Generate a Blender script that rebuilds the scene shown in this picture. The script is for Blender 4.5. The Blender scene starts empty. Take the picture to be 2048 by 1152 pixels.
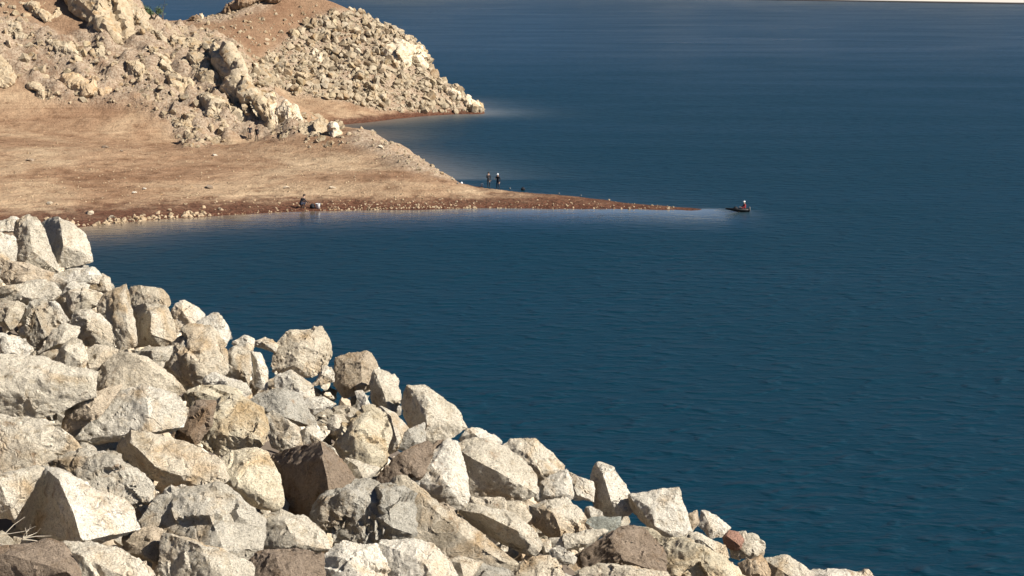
import bpy, bmesh, math, random
import numpy as np
from mathutils import Vector, Matrix
R = math.radians
random.seed(7)
rng = np.random.default_rng(11)
scene = bpy.context.scene
COL = scene.collection

# ---------------------------------------------------------------- camera
FPX, PW, PH = 3800.0, 2048.0, 1152.0
CAMZ = 25.0
PITCH = math.atan(641.0 / FPX)
cam_d = bpy.data.cameras.new('camera')
cam_d.sensor_width = 36.0
cam_d.lens = 36.0 * FPX / PW
cam_d.clip_start = 0.5
cam_d.clip_end = 20000
cam = bpy.data.objects.new('camera', cam_d)
COL.objects.link(cam)
cam.location = (0, 0, CAMZ)
cam.rotation_euler = (math.pi / 2 - PITCH, 0, 0)
scene.camera = cam

# ---------------------------------------------------------------- light
SUN_EL, SUN_AZ = R(38), R(112)          # azimuth clockwise from +Y
world = bpy.data.worlds.new('World')
scene.world = world
world.use_nodes = True
wn = world.node_tree
wn.nodes.clear()
sky = wn.nodes.new('ShaderNodeTexSky')
sky.sky_type = 'NISHITA'
sky.sun_disc = False
sky.sun_elevation = SUN_EL
sky.sun_rotation = SUN_AZ
sky.air_density = 0.6
sky.altitude = 1800
sky.dust_density = 0.0
sky.ozone_density = 4.5
bg = wn.nodes.new('ShaderNodeBackground')
bg.inputs['Strength'].default_value = 0.05
wo = wn.nodes.new('ShaderNodeOutputWorld')
wn.links.new(sky.outputs[0], bg.inputs[0])
wn.links.new(bg.outputs[0], wo.inputs[0])
sd = bpy.data.lights.new('sun', 'SUN')
sd.energy = 5.0
sd.angle = R(0.5)
sd.color = (1.0, 0.95, 0.86)
sun = bpy.data.objects.new('sun', sd)
COL.objects.link(sun)
tosun = Vector((math.sin(SUN_AZ) * math.cos(SUN_EL), math.cos(SUN_AZ) * math.cos(SUN_EL), math.sin(SUN_EL)))
sun.rotation_euler = tosun.to_track_quat('Z', 'Y').to_euler()
sun.location = (60, -60, 120)
vs = scene.view_settings
vs.view_transform = 'Standard'
vs.look = 'None'
vs.exposure = 0.75
vs.gamma = 1.0
vs.use_curve_mapping = False
scene.cycles.max_bounces = 5
scene.cycles.diffuse_bounces = 1
scene.cycles.glossy_bounces = 3

# ---------------------------------------------------------------- helpers
_cp, _sp = math.cos(PITCH), math.sin(PITCH)
def ray(px, py):
    """direction of the sight line through a point of the photograph, scaled so that its forward part is 1"""
    u = (px - PW / 2) / FPX
    v = (PH / 2 - py) / FPX
    dy = _cp + v * _sp
    dz = -_sp + v * _cp
    return u / dy, dz / dy
def at(px, py, Y):
    a, b = ray(px, py)
    return np.array((a * Y, Y, CAMZ + b * Y))
def on_z(px, py, z=0.0):
    a, b = ray(px, py)
    return at(px, py, (z - CAMZ) / b)
def project(x, y, z):
    x = np.asarray(x, float); y = np.asarray(y, float); z = np.asarray(z, float) - CAMZ
    d = y * _cp - z * _sp
    up = y * _sp + z * _cp
    return PW / 2 + FPX * x / d, PH / 2 - FPX * up / d
def in_poly(px, py, poly):
    px = np.asarray(px, float); py = np.asarray(py, float)
    r = np.zeros(px.shape, bool)
    n = len(poly)
    for i in range(n):
        x1, y1 = poly[i]; x2, y2 = poly[(i + 1) % n]
        if y1 == y2: continue
        c = ((y1 > py) != (y2 > py)) & (px < (x2 - x1) * (py - y1) / (y2 - y1) + x1)
        r ^= c
    return r

# numpy gradient noise
_perm = np.concatenate([rng.permutation(256)] * 2)
_g = rng.normal(size=(256, 3)); _g /= np.linalg.norm(_g, axis=1)[:, None]
def noise3(P):
    Pi = np.floor(P).astype(int); f = P - Pi; Pi &= 255
    w = f * f * f * (f * (f * 6 - 15) + 10)
    out = 0
    for dx in (0, 1):
        for dy in (0, 1):
            for dz in (0, 1):
                h = _perm[(_perm[(_perm[(Pi[:, 0] + dx) & 255] + Pi[:, 1] + dy) & 255] + Pi[:, 2] + dz) & 255]
                g = _g[h]
                d = g[:, 0] * (f[:, 0] - dx) + g[:, 1] * (f[:, 1] - dy) + g[:, 2] * (f[:, 2] - dz)
                wx = w[:, 0] if dx else 1 - w[:, 0]
                wy = w[:, 1] if dy else 1 - w[:, 1]
                wz = w[:, 2] if dz else 1 - w[:, 2]
                out = out + d * wx * wy * wz
    return out
def fbm(P, octs=4, ridged=False):
    s, a, t = 0, 1.0, 0
    for k in range(octs):
        n = noise3(P * 2 ** k + 17.3 * k)
        s = s + a * ((0.5 - np.abs(n) * 2) if ridged else n * 1.6)
        t += a; a *= 0.5
    return s / t

def tag(o, label=None, cat=None, group=None, kind=None):
    if label: o['label'] = label
    if cat: o['category'] = cat
    if group: o['group'] = group
    if kind: o['kind'] = kind
    return o
def link(name, mesh, parent=None, mat=None):
    o = bpy.data.objects.new(name, mesh)
    COL.objects.link(o)
    if parent is not None: o.parent = parent
    if mat is not None and hasattr(mesh, 'materials') and len(mesh.materials) == 0: mesh.materials.append(mat)
    return o
def mesh_from(name, V, F, smooth=False):
    me = bpy.data.meshes.new(name)
    V = np.asarray(V, np.float32); F = np.asarray(F, np.int32)
    k = F.shape[1]
    me.vertices.add(len(V)); me.vertices.foreach_set('co', V.ravel())
    me.loops.add(F.size); me.loops.foreach_set('vertex_index', F.ravel())
    me.polygons.add(len(F))
    me.polygons.foreach_set('loop_start', np.arange(0, F.size, k, dtype=np.int32))
    me.polygons.foreach_set('use_smooth', np.full(len(F), smooth))
    me.update(calc_edges=True)
    return me
def set_attr(me, name, vals):
    a = me.attributes.new(name, 'FLOAT', 'POINT')
    a.data.foreach_set('value', np.asarray(vals, np.float32))
def bm_arrays(bm):
    bm.verts.ensure_lookup_table()
    V = np.array([v.co[:] for v in bm.verts])
    F = [[v.index for v in f.verts] for f in bm.faces]
    return V, F

# ---------------------------------------------------------------- materials
class NT:
    def __init__(s, name):
        s.m = bpy.data.materials.new(name); s.m.use_nodes = True
        s.t = s.m.node_tree; s.n = s.t.nodes
        s.b = s.n['Principled BSDF']
    def new(s, t, **kw):
        x = s.n.new(t)
        for k, v in kw.items():
            if k.startswith('i_'):
                x.inputs[k[2:].replace('_', ' ')].default_value = v
            else: setattr(x, k, v)
        return x
    def l(s, a, b): s.t.links.new(a, b)
    def noise(s, vec, scale, detail=4, rough=0.55, dist=0.0):
        x = s.new('ShaderNodeTexNoise'); x.inputs['Scale'].default_value = scale
        x.inputs['Detail'].default_value = detail; x.inputs['Roughness'].default_value = rough
        x.inputs['Distortion'].default_value = dist
        if vec is not None: s.l(vec, x.inputs['Vector'])
        return x.outputs['Fac']
    def ramp(s, fac, stops):
        x = s.new('ShaderNodeValToRGB'); e = x.color_ramp.elements
        while len(e) < len(stops): e.new(0.5)
        for i, (p, c) in enumerate(stops):
            e[i].position = p
            if not hasattr(c, '__len__'): c = (c, c, c)
            e[i].color = tuple(c) + (1,)
        s.l(fac, x.inputs[0]); return x.outputs['Color']
    def mix(s, f, a, b, mode='MIX'):
        x = s.new('ShaderNodeMix', data_type='RGBA', blend_type=mode)
        for sock, v in ((x.inputs[0], f), (x.inputs[6], a), (x.inputs[7], b)):
            if hasattr(v, 'node'): s.l(v, sock)
            elif hasattr(v, '__len__'): sock.default_value = tuple(v) + (1,)
            else: sock.default_value = v
        return x.outputs[2]
    def math(s, op, a, b=None, c=None, clamp=False):
        x = s.new('ShaderNodeMath', operation=op); x.use_clamp = clamp
        for i, v in enumerate((a, b, c)):
            if v is None: continue
            if hasattr(v, 'node'): s.l(v, x.inputs[i])
            else: x.inputs[i].default_value = v
        return x.outputs[0]
    def bump(s, h, strength=1.0, dist=0.02, prev=None):
        x = s.new('ShaderNodeBump'); x.inputs['Strength'].default_value = strength
        x.inputs['Distance'].default_value = dist; s.l(h, x.inputs['Height'])
        if prev is not None: s.l(prev, x.inputs['Normal'])
        return x.outputs[0]

def plain(name, col, rough=0.8, var=0.12, scale=6.0, metallic=0.0):
    n = NT(name); tc = n.new('ShaderNodeTexCoord')
    f = n.noise(tc.outputs['Object'], scale)
    c = n.mix(f, [x * (1 - var) for x in col], [min(1, x * (1 + var)) for x in col])
    n.l(c, n.b.inputs['Base Color']); n.b.inputs['Roughness'].default_value = rough
    n.b.inputs['Metallic'].default_value = metallic
    return n.m

def rock_material(name, fine=1.0, bump=0.03, stain=0.8):
    """weathered granite; the tone of each stone is the colour of its object"""
    n = NT(name); tc = n.new('ShaderNodeTexCoord'); oi = n.new('ShaderNodeObjectInfo')
    add = n.new('ShaderNodeVectorMath', operation='ADD')
    comb = n.new('ShaderNodeCombineXYZ')
    r = n.math('MULTIPLY', oi.outputs['Random'], 37.0)
    for i in range(3): n.l(r, comb.inputs[i])
    n.l(tc.outputs['Object'], add.inputs[0]); n.l(comb.outputs[0], add.inputs[1])
    P = add.outputs[0]
    big = n.noise(P, 2.2 * fine, 5, 0.6, 0.6)
    mid = n.noise(P, 9.0 * fine, 6, 0.7, 0.3)
    fin = n.noise(P, 42.0 * fine, 4, 0.75)
    spk = n.noise(P, 95.0 * fine, 2, 0.6)
    c = n.mix(n.ramp(big, [(0.42, 0.0), (0.66, 1.0)]), oi.outputs['Color'], (0.80, 0.60, 0.40), 'MIX')
    c = n.mix(0.8, oi.outputs['Color'], c)
    c0 = n.mix(stain, oi.outputs['Color'], n.mix(n.ramp(big, [(0.52, 0.0), (0.68, 1.0)]), (1, 1, 1), (0.80, 0.64, 0.46)), 'MULTIPLY')
    c1 = n.mix(1.0, c0, n.ramp(mid, [(0.28, (0.34, 0.28, 0.23)), (0.37, (0.88, 0.84, 0.78)), (0.46, (1.0, 1.0, 1.0)), (0.75, (1.12, 1.12, 1.12))]), 'MULTIPLY')
    c2 = n.mix(0.9, c1, n.ramp(fin, [(0.30, 0.55), (0.46, 1.0), (0.72, 1.1)]), 'MULTIPLY')
    c3 = n.mix(0.6, c2, n.ramp(spk, [(0.33, 0.5), (0.45, 1.0)]), 'MULTIPLY')
    vc = n.new('ShaderNodeTexVoronoi', feature='F1'); vc.inputs['Scale'].default_value = 3.2 * fine
    n.l(P, vc.inputs['Vector'])
    sepc = n.new('ShaderNodeSeparateColor'); n.l(vc.outputs['Color'], sepc.inputs[0])
    c3 = n.mix(0.75, c3, n.ramp(sepc.outputs[0], [(0.0, (0.80, 0.77, 0.72)), (0.45, (0.97, 0.96, 0.95)), (1.0, (1.10, 1.09, 1.08))]), 'MULTIPLY')
    rust = n.noise(P, 5.0 * fine, 5, 0.7, 1.2)
    c3 = n.mix(n.ramp(rust, [(0.60, 0.0), (0.70, 0.75)]), c3, (0.36, 0.235, 0.14))
    n.l(c3, n.b.inputs['Base Color'])
    n.b.inputs['Roughness'].default_value = 0.88
    n.b.inputs['Specular IOR Level'].default_value = 0.25
    vo = n.new('ShaderNodeTexVoronoi', feature='DISTANCE_TO_EDGE'); vo.inputs['Scale'].default_value = 3.6 * fine
    wv = n.new('ShaderNodeVectorMath', operation='ADD')
    nz = n.new('ShaderNodeTexNoise'); nz.inputs['Scale'].default_value = 4 * fine; n.l(P, nz.inputs['Vector'])
    sc = n.new('ShaderNodeVectorMath', operation='SCALE'); sc.inputs[3].default_value = 0.35 / fine
    n.l(nz.outputs['Color'], sc.inputs[0]); n.l(P, wv.inputs[0]); n.l(sc.outputs[0], wv.inputs[1])
    n.l(wv.outputs[0], vo.inputs['Vector'])
    crack = n.ramp(vo.outputs['Distance'], [(0.0, 0.0), (0.035, 1.0)])
    cm = n.ramp(big, [(0.5, 0.0), (0.58, 1.0)])
    crack = n.mix(cm, (1, 1, 1), crack)
    b1 = n.bump(mid, 1.0, bump * 1.6)
    b2 = n.bump(fin, 0.9, bump * 0.55, b1)
    b3 = n.bump(crack, 0.6, bump * 0.5, b2)
    n.l(b3, n.b.inputs['Normal'])
    return n.m
M_ROCK = rock_material('granite', 1.0, 0.06)
M_FAR = rock_material('far_granite', 0.35, 0.12)
M_PEBBLE = rock_material('pebble_stone', 1.0, 0.02)

TONE = dict(C=(.76, .68, .545), L=(.86, .79, .665), G=(.56, .52, .44), B=(.63, .52, .385), D=(.35, .27, .20),  # D: dark brown stone, and shade put into the colour of shaded ones
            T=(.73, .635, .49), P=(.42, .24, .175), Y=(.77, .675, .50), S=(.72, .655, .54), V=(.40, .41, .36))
def dim(c, k): return (c[0] * k, c[1] * k * .92, c[2] * k * .81)
# ---------------------------------------------------------------- peninsula terrain
CP = []
def cz(px, py, z): CP.append(on_z(px, py, z))
def cy(px, py, Y): CP.append(at(px, py, Y))
SHORE = [(-300, 492), (-100, 474), (60, 463), (170, 454), (300, 440), (400, 434), (500, 428), (600, 423), (750, 420), (900, 418),
         (1000, 417), (1100, 418), (1200, 418), (1290, 418.5), (1350, 419), (1400, 420)]
for p in SHORE: cz(p[0], p[1], 0.0)
for p in SHORE:                                   # bed just off the shore
    q = on_z(p[0], p[1], 0.0); CP.append(q + np.array((0, -7, -1.1)))
for px, py, z in [(1400, 418, .07), (1340, 415, .14), (1300, 411, .25), (1200, 398, .5), (1100, 387, .75), (1000, 379, .95), (950, 373, 1.1), (905, 361, 1.4)]:
    q = on_z(px, py, z); CP.append(q); CP.append(q + np.array((1.0, 5 + z * 3, -z - 1.0)))
for px, py, Y in [(880, 342, 219), (850, 320, 224), (800, 289, 233), (745, 264, 243), (700, 256, 250), (660, 262, 255)]:
    q = at(px, py, Y); CP.append(q); CP.append(np.array((at(px, py, Y + 5)[0] + .5, Y + 5, at(px, py, Y + 5)[2] - 1.3))); CP.append(np.array((q[0] + 1.5, q[1] + 13, -1.0)))
CP.append(np.array((45., 205., -2.)))
for px, py, Y in [(985, 222, 326), (980, 212, 331), (985, 205, 336), (1020, 215, 331), (1010, 240, 318), (960, 240, 318)]:
    q = at(px, py, Y); CP.append(np.array((q[0], Y, -1.3)))
# bay shore and headland
for p in [(640, 254), (690, 249), (760, 242), (800, 237), (850, 232), (900, 229), (945, 226)]: cz(p[0], p[1], 0.0)
for p in [(690, 249), (800, 237), (900, 229)]: CP.append(on_z(p[0], p[1], 0.0) + np.array((0, -10, -1.0)))
for px, py, Y in [(960, 212, 331), (930, 192, 334), (900, 172, 337), (868, 150, 341), (852, 128, 344), (846, 100, 346), (820, 82, 350), (750, 46, 352),
                  (700, 21, 352), (655, 2, 352), (600, -15, 354), (540, -24, 356), (475, 4, 352), (440, 30, 350), (390, 42, 349), (300, 41, 349), (200, 40, 349)]:
    q = at(px, py, Y); CP.append(q); CP.append(np.array((at(px, py, Y + 7)[0] + (1 if px > 800 else 3), Y + 7, max(-2, at(px, py, Y + 7)[2] - 3.5)))); CP.append(np.array((q[0] + 2, q[1] + 22, -3.0)))
for px, py, Y in [(560, 205, 317), (650, 228, 309), (640, 190, 321), (640, 120, 336), (560, 100, 335), (750, 150, 331), (800, 128, 337), (700, 80, 342), (600, 40, 346),
                  (500, 60, 339), (400, 82, 331), (350, 62, 337), (850, 195, 330), (900, 205, 331), (720, 215, 319), (780, 218, 322), (820, 150, 336), (840, 112, 342), (790, 90, 345)]:
    cy(px, py, Y)
# near hill
for px, py, Y in [(600, 256, 258), (545, 214, 264), (520, 195, 266), (480, 152, 272), (440, 94, 278), (345, 78, 285), (300, 48, 288), (262, 22, 290), (250, 4, 290),
                  (225, -40, 292), (100, -70, 296), (-100, -90, 300),
                  (0, 200, 262), (100, 212, 262), (200, 218, 262), (300, 238, 259), (350, 266, 256), (420, 276, 256), (500, 278, 256), (560, 273, 256),
                  (0, 100, 273), (100, 130, 271), (200, 100, 275), (300, 150, 270), (400, 185, 267), (450, 205, 264), (100, 40, 282), (200, 30, 284), (0, 0, 285),
                  (300, 100, 278), (400, 105, 278), (-200, 100, 272), (-200, 220, 258)]:
    cy(px, py, Y)
for X, Y, z in [(-28, 283, 2.5), (-36, 292, 5), (-48, 305, 8), (-60, 312, 9), (-75, 320, 14), (-110, 320, 20), (-25, 272, -1.2), (-18, 262, -1.0)]: CP.append(np.array((X, Y, z), float))
# beach
for px, py, z in [(0, 300, 3.5), (200, 300, 3.2), (400, 320, 2.0), (600, 305, 2.6), (690, 300, 3.0), (750, 330, 2.2), (850, 352, 1.9), (0, 400, 1.35), (300, 385, 1.25),
                  (600, 372, 1.4), (800, 385, 1.25), (0, 440, .5), (200, 425, .5), (-200, 300, 3.6), (-250, 420, 1.3), (450, 405, .7), (150, 345, 2.3), (450, 345, 1.8)]:
    cz(px, py, z)
for X, Y, z in [(-230, 150, -2), (-90, 150, -4), (60, 150, -5), (90, 210, -5), (90, 300, -6), (70, 400, -6), (-60, 410, -6), (-230, 410, -4), (-230, 270, 20), (-230, 330, 15),
                (-160, 300, 25), (-160, 230, 6), (30, 260, -4), (50, 240, -4), (-5, 285, -2.5), (20, 330, -3), (-230, 200, 4), (-130, 175, 0.5)]:
    CP.append(np.array((X, Y, z), float))
CP = np.array(CP)
C2 = 2.0
def phi(d2): return np.sqrt(d2 + C2 * C2)
A = phi(((CP[:, None, :2] - CP[None, :, :2]) ** 2).sum(-1))
n_ = len(CP)
K = np.zeros((n_ + 1, n_ + 1)); K[:n_, :n_] = A - np.eye(n_) * 0.15; K[n_, :n_] = K[:n_, n_] = 1
W = np.linalg.solve(K, np.concatenate([CP[:, 2], [0]]))
GX = np.concatenate([np.arange(-230, -110, 1.6), np.arange(-110, 40, 0.55), np.arange(40, 90, 2.5)])
GY = np.concatenate([np.arange(150, 185, 1.6), np.arange(185, 215, .4), np.arange(215, 300, 0.55), np.arange(300, 362, 0.5), np.arange(362, 410, 2.5)])
XX, YY = np.meshgrid(GX, GY)
P2 = np.stack([XX.ravel(), YY.ravel()], 1)
Z = np.full(len(P2), W[n_])
for k in range(n_):
    Z += W[k] * phi((P2[:, 0] - CP[k, 0]) ** 2 + (P2[:, 1] - CP[k, 1]) ** 2)
PX, PY = project(P2[:, 0], P2[:, 1], Z)
# how stony each place is
def smooth_mask(polys, sig=1.5):
    m = np.zeros(len(P2), bool)
    for p in polys: m |= in_poly(PX, PY, p)
    m = m.reshape(XX.shape).astype(float)
    for _ in range(6):
        q = np.pad(m, 1, mode='edge')
        m = (q[:-2, 1:-1] + q[2:, 1:-1] + q[1:-1, :-2] + q[1:-1, 2:] + q[1:-1, 1:-1]) / 5
    return m.ravel()
HEAD_POLY = [(600, 55), (560, 90), (520, 125), (480, 135), (480, 165), (560, 175), (590, 190), (700, 205), (760, 222), (850, 226), (965, 224), (965, 200), (900, 160), (850, 80), (760, 40), (690, 20), (640, 30)]
HILL_POLY = [(-60, 30), (60, 45), (130, 80), (180, 60), (240, -60), (260, -60), (300, 40), (470, 85), (560, 205), (610, 240), (600, 275), (470, 280), (380, 300), (330, 250), (290, 215), (210, 210), (110, 205), (60, 170), (-60, 120)]
MOUND_POLY = [(700, 258), (745, 262), (850, 318), (905, 358), (880, 358), (800, 335), (740, 300), (690, 285)]
TOP_POLY = [(440, 5), (470, -10), (545, -20), (540, 15), (470, 35), (440, 45), (380, 45), (370, 38)]
rocky = np.clip(smooth_mask([HEAD_POLY, HILL_POLY, MOUND_POLY, TOP_POLY]), 0, 1) * (Z > 0)
P3 = np.stack([P2[:, 0], P2[:, 1], Z], 1)
hill = np.clip(smooth_mask([HILL_POLY]), 0, 1)
rid = fbm(P3 / 7.0, 5, True)
rot = np.stack([P3[:, 0] * .55 + P3[:, 1] * .35 + P3[:, 2] * .5, P3[:, 0] * .15 - P3[:, 1] * .1, P3[:, 2] * .12 + 3], 1)
str_ = fbm(rot / 2.2, 4, True)
Z0 = Z.copy()
bl = fbm(P3 / 2.4 + 9, 3)
Z = Z + rocky * (0.6 * rid + 0.45 * fbm(P3 / 1.5, 3)) + hill * (2.3 * str_ + 1.7 * np.floor(bl * 5 + .4 * fbm(P3 / .9, 2)) / 5 + 0.5)
land = np.clip(Z0 / 1.0, 0, 1)
Z += land * (0.16 * fbm(P3 / 6.0, 4) + 0.13 * fbm(P3 / 1.3, 3))
# old water lines on the beach: low steps
Z += np.exp(-(Z0 / .35) ** 2) * (0.10 * fbm(P3 / 2.2, 3) + .05 * fbm(P3 / 7.0, 2))
beach = land * (1 - rocky)
wob = fbm(P3 / np.array((30., 12., 30.)), 3) * 0.5
tz = (Z0 + wob) / 0.22
fr = tz - np.floor(tz)
Z += beach * np.clip(1.3 - Z0 / 6, 0, 1) * 0.22 * ((fr ** 3) - fr) * 1.7
Z -= np.clip(-Z0, 0, 1) * 0.1
ZG = Z.reshape(XX.shape)
def hf(x, y):
    x = np.atleast_1d(x).astype(float); y = np.atleast_1d(y).astype(float)
    i = np.clip(np.searchsorted(GX, x) - 1, 0, len(GX) - 2); j = np.clip(np.searchsorted(GY, y) - 1, 0, len(GY) - 2)
    u = (x - GX[i]) / (GX[i + 1] - GX[i]); v = (y - GY[j]) / (GY[j + 1] - GY[j])
    return (ZG[j, i] * (1 - u) * (1 - v) + ZG[j, i + 1] * u * (1 - v) + ZG[j + 1, i] * (1 - u) * v + ZG[j + 1, i + 1] * u * v)
def hit(px, py, y0=175.0, y1=372.0):
    """where the sight line through a point of the photograph first meets the peninsula"""
    a, b = ray(px, py)
    Ys = np.arange(y0, y1, 0.2)
    g = np.maximum(hf(a * Ys, Ys), 0.0)
    k = np.nonzero(CAMZ + b * Ys <= g)[0]
    if len(k) == 0: return None
    Y = Ys[k[0]]
    return np.array((a * Y, Y, g[k[0]]))
ny, nx = XX.shape
idx = np.arange(nx * ny).reshape(ny, nx)
F = np.stack([idx[:-1, :-1], idx[:-1, 1:], idx[1:, 1:], idx[1:, :-1]], -1).reshape(-1, 4)
V = np.stack([P2[:, 0], P2[:, 1], Z], 1)
me = mesh_from('peninsula', V, F, True)
set_attr(me, 'rocky', rocky)

def ground_material():
    n = NT('reservoir_soil'); geo = n.new('ShaderNodeNewGeometry'); P = geo.outputs['Position']
    at_ = n.new('ShaderNodeAttribute', attribute_name='rocky')
    sep = n.new('ShaderNodeSeparateXYZ'); n.l(P, sep.inputs[0])
    big = n.noise(P, 0.06, 5, 0.6, 0.5)
    mid = n.noise(P, 0.5, 6, 0.65)
    fin = n.noise(P, 3.0, 5, 0.7)
    soil = n.ramp(big, [(0.34, (0.215, 0.122, 0.072)), (0.48, (0.33, 0.216, 0.134)), (0.64, (0.42, 0.305, 0.198))])
    # pale lines left by the falling water: follow the height
    mp = n.new('ShaderNodeMapping'); n.l(P, mp.inputs[0]); mp.inputs['Scale'].default_value = (0.035, 0.06, 2.6)
    ln = n.noise(mp.outputs[0], 2.2, 6, 0.75)
    soil = n.mix(0.65, soil, n.ramp(ln, [(0.30, (0.50, 0.42, 0.38)), (0.42, (0.92, 0.89, 0.86)), (0.56, (1.05, 1.05, 1.04)), (0.66, (1.42, 1.46, 1.46))]), 'MULTIPLY')
    soil = n.mix(0.9, soil, n.ramp(mid, [(0.3, (0.58, 0.5, 0.46)), (0.47, (1.0, 0.98, 0.96)), (0.72, (1.2, 1.2, 1.2))]), 'MULTIPLY')
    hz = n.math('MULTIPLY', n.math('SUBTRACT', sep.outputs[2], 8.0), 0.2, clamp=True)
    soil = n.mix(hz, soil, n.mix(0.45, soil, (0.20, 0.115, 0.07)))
    rock = n.ramp(fin, [(0.3, (0.17, 0.10, 0.065)), (0.46, (0.33, 0.24, 0.165)), (0.66, (0.46, 0.37, 0.275))])
    m2 = n.noise(P, 0.35, 4, 0.6)
    rk = n.math('MULTIPLY', at_.outputs['Fac'], n.ramp(m2, [(0.32, 0.25), (0.48, 1.0)]), clamp=True)
    c = n.mix(rk, soil, rock)
    # damp reddish margin just above the water
    wz = n.math('ADD', sep.outputs[2], n.math('MULTIPLY', n.math('SUBTRACT', mid, 0.5), 1.3))
    wet = n.ramp(wz, [(0.0, 1.0), (0.5, 0.85), (1.0, 0.0)])
    c = n.mix(wet, c, n.ramp(fin, [(0.35, (0.045, 0.018, 0.012)), (0.65, (0.16, 0.07, 0.042))]))
    c = n.mix(0.5, c, n.ramp(fin, [(0.33, 0.7), (0.55, 1.1)]), 'MULTIPLY')
    n.l(c, n.b.inputs['Base Color']); n.b.inputs['Roughness'].default_value = 0.95
    n.b.inputs['Specular IOR Level'].default_value = 0.1
    b1 = n.bump(mid, 0.8, 0.7); b2 = n.bump(fin, 0.9, 0.22, b1); b3 = n.bump(ln, 0.5, 0.12, b2)
    n.l(b3, n.b.inputs['Normal'])
    return n.m
M_SOIL = ground_material()
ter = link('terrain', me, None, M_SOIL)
tag(ter, kind='structure', label='bare brown peninsula of the drawn-down reservoir with low spit')

# ---------------------------------------------------------------- water
sh = np.nonzero((Z0[:, None] > -0.12).ravel() & (Z0 < 0.12))[0]
sh = P2[sh]; sh = sh[(sh[:, 0] > -115) & (sh[:, 0] < 45)]
sh = sh[rng.permutation(len(sh))[:900]]
wx = np.concatenate([[-6000, -2500, -900, -400, -250], np.arange(-150, 80, 1.8), [120, 250, 600, 2000, 6000]])
wy = np.concatenate([[-300, 0, 60, 110], np.arange(140, 205, 1.2), np.arange(205, 400, 2.0), [450, 600, 900, 1500, 3000, 7000]])
WX, WY = np.meshgrid(wx, wy); Wp = np.stack([WX.ravel(), WY.ravel()], 1)
d = np.full(len(Wp), 1e9)
for q in sh: d = np.minimum(d, (Wp[:, 0] - q[0]) ** 2 + (Wp[:, 1] - q[1]) ** 2)
d = np.sqrt(d)
ny, nx = WX.shape; idx = np.arange(nx * ny).reshape(ny, nx)
F = np.stack([idx[:-1, :-1], idx[:-1, 1:], idx[1:, 1:], idx[1:, :-1]], -1).reshape(-1, 4)
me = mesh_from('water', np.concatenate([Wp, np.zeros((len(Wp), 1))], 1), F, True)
fs = np.array([on_z(q[0], q[1], 0.0)[:2] for q in SHORE] + [(40., 190.)])
front = (Wp[:, 1] < np.interp(Wp[:, 0], fs[:, 0], fs[:, 1]) + 1.0)
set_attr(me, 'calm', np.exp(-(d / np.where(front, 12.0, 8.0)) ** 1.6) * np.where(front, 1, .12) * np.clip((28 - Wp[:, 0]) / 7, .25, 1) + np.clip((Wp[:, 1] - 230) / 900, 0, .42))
set_attr(me, 'silt_sheen', np.exp(-(d / np.where(front, 4.2, 6.0)) ** 1.2) * np.where(front, 1, np.where(Wp[:, 1] > 225, .8, .05)) * np.clip((27 - Wp[:, 0]) / 7, 0, 1))
set_attr(me, 'sky_sheen', np.clip((Wp[:, 0] + 22) / 22, 0, 1))  # where the shallows take the painted sky reflection instead of brown silt
def water_material():
    n = NT('lake_water'); geo = n.new('ShaderNodeNewGeometry'); P = geo.outputs['Position']
    ca = n.new('ShaderNodeAttribute', attribute_name='calm').outputs['Fac']
    si = n.new('ShaderNodeAttribute', attribute_name='silt_sheen').outputs['Fac']
    sheen = n.new('ShaderNodeAttribute', attribute_name='sky_sheen').outputs['Fac']
    mp = n.new('ShaderNodeMapping'); n.l(P, mp.inputs[0]); mp.inputs['Scale'].default_value = (0.55, 1.0, 1.0); mp.inputs['Rotation'].default_value = (0, 0, 0.15)
    a = n.noise(mp.outputs[0], 0.9, 3, 0.5, 0.4)
    b = n.noise(mp.outputs[0], 3.2, 3, 0.6)
    c = n.noise(mp.outputs[0], 0.16, 2, 0.5)
    gust = n.noise(P, 0.018, 4, 0.55)
    amp = n.ramp(gust, [(0.3, 0.55), (0.7, 1.0)])
    inv = n.math('MULTIPLY', n.math('SUBTRACT', 1.0, n.math('MULTIPLY', ca, 0.93)), amp)
    w_ = n.ramp(n.noise(mp.outputs[0], 0.9, 2, 0.5, 0.2), [(0.52, 0.0), (0.72, 1.0)])
    a = n.math('ADD', a, n.math('MULTIPLY', w_, 0.6))
    h = n.math('ADD', n.math('MULTIPLY', a, 0.5), n.math('ADD', n.math('MULTIPLY', b, 0.14), n.math('MULTIPLY', c, 0.7)))
    bp = n.new('ShaderNodeBump'); bp.inputs['Distance'].default_value = 0.5; n.l(inv, bp.inputs['Strength']); n.l(h, bp.inputs['Height'])
    n.l(bp.outputs[0], n.b.inputs['Normal'])
    col = n.mix(si, (0.0, 0.0240, 0.0410), n.mix(sheen, (0.17, 0.125, 0.09), (0.13, 0.155, 0.165)))  # brown silt, turning to a pale colour that paints the calm strip's sky reflection
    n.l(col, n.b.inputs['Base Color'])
    mg = n.new('ShaderNodeMapping'); n.l(P, mg.inputs[0]); mg.inputs['Scale'].default_value = (0.010, 0.028, 1.0); mg.inputs['Rotation'].default_value = (0, 0, 0.12)
    lane = n.ramp(n.noise(mg.outputs[0], 1.6, 5, 0.6, 0.6), [(0.35, -0.5 + 0.5), (0.68, 1.0)])
    ro = n.math('SUBTRACT', n.math('SUBTRACT', 0.50, n.math('MULTIPLY', lane, 0.07)), n.math('MULTIPLY', ca, 0.38))
    n.l(n.math('MAXIMUM', ro, 0.05), n.b.inputs['Roughness'])
    n.b.inputs['IOR'].default_value = 1.33
    return n.m
M_WATER = water_material()
tag(link('water', me, None, M_WATER), kind='structure', label='deep blue reservoir water with fine ripples')

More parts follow.
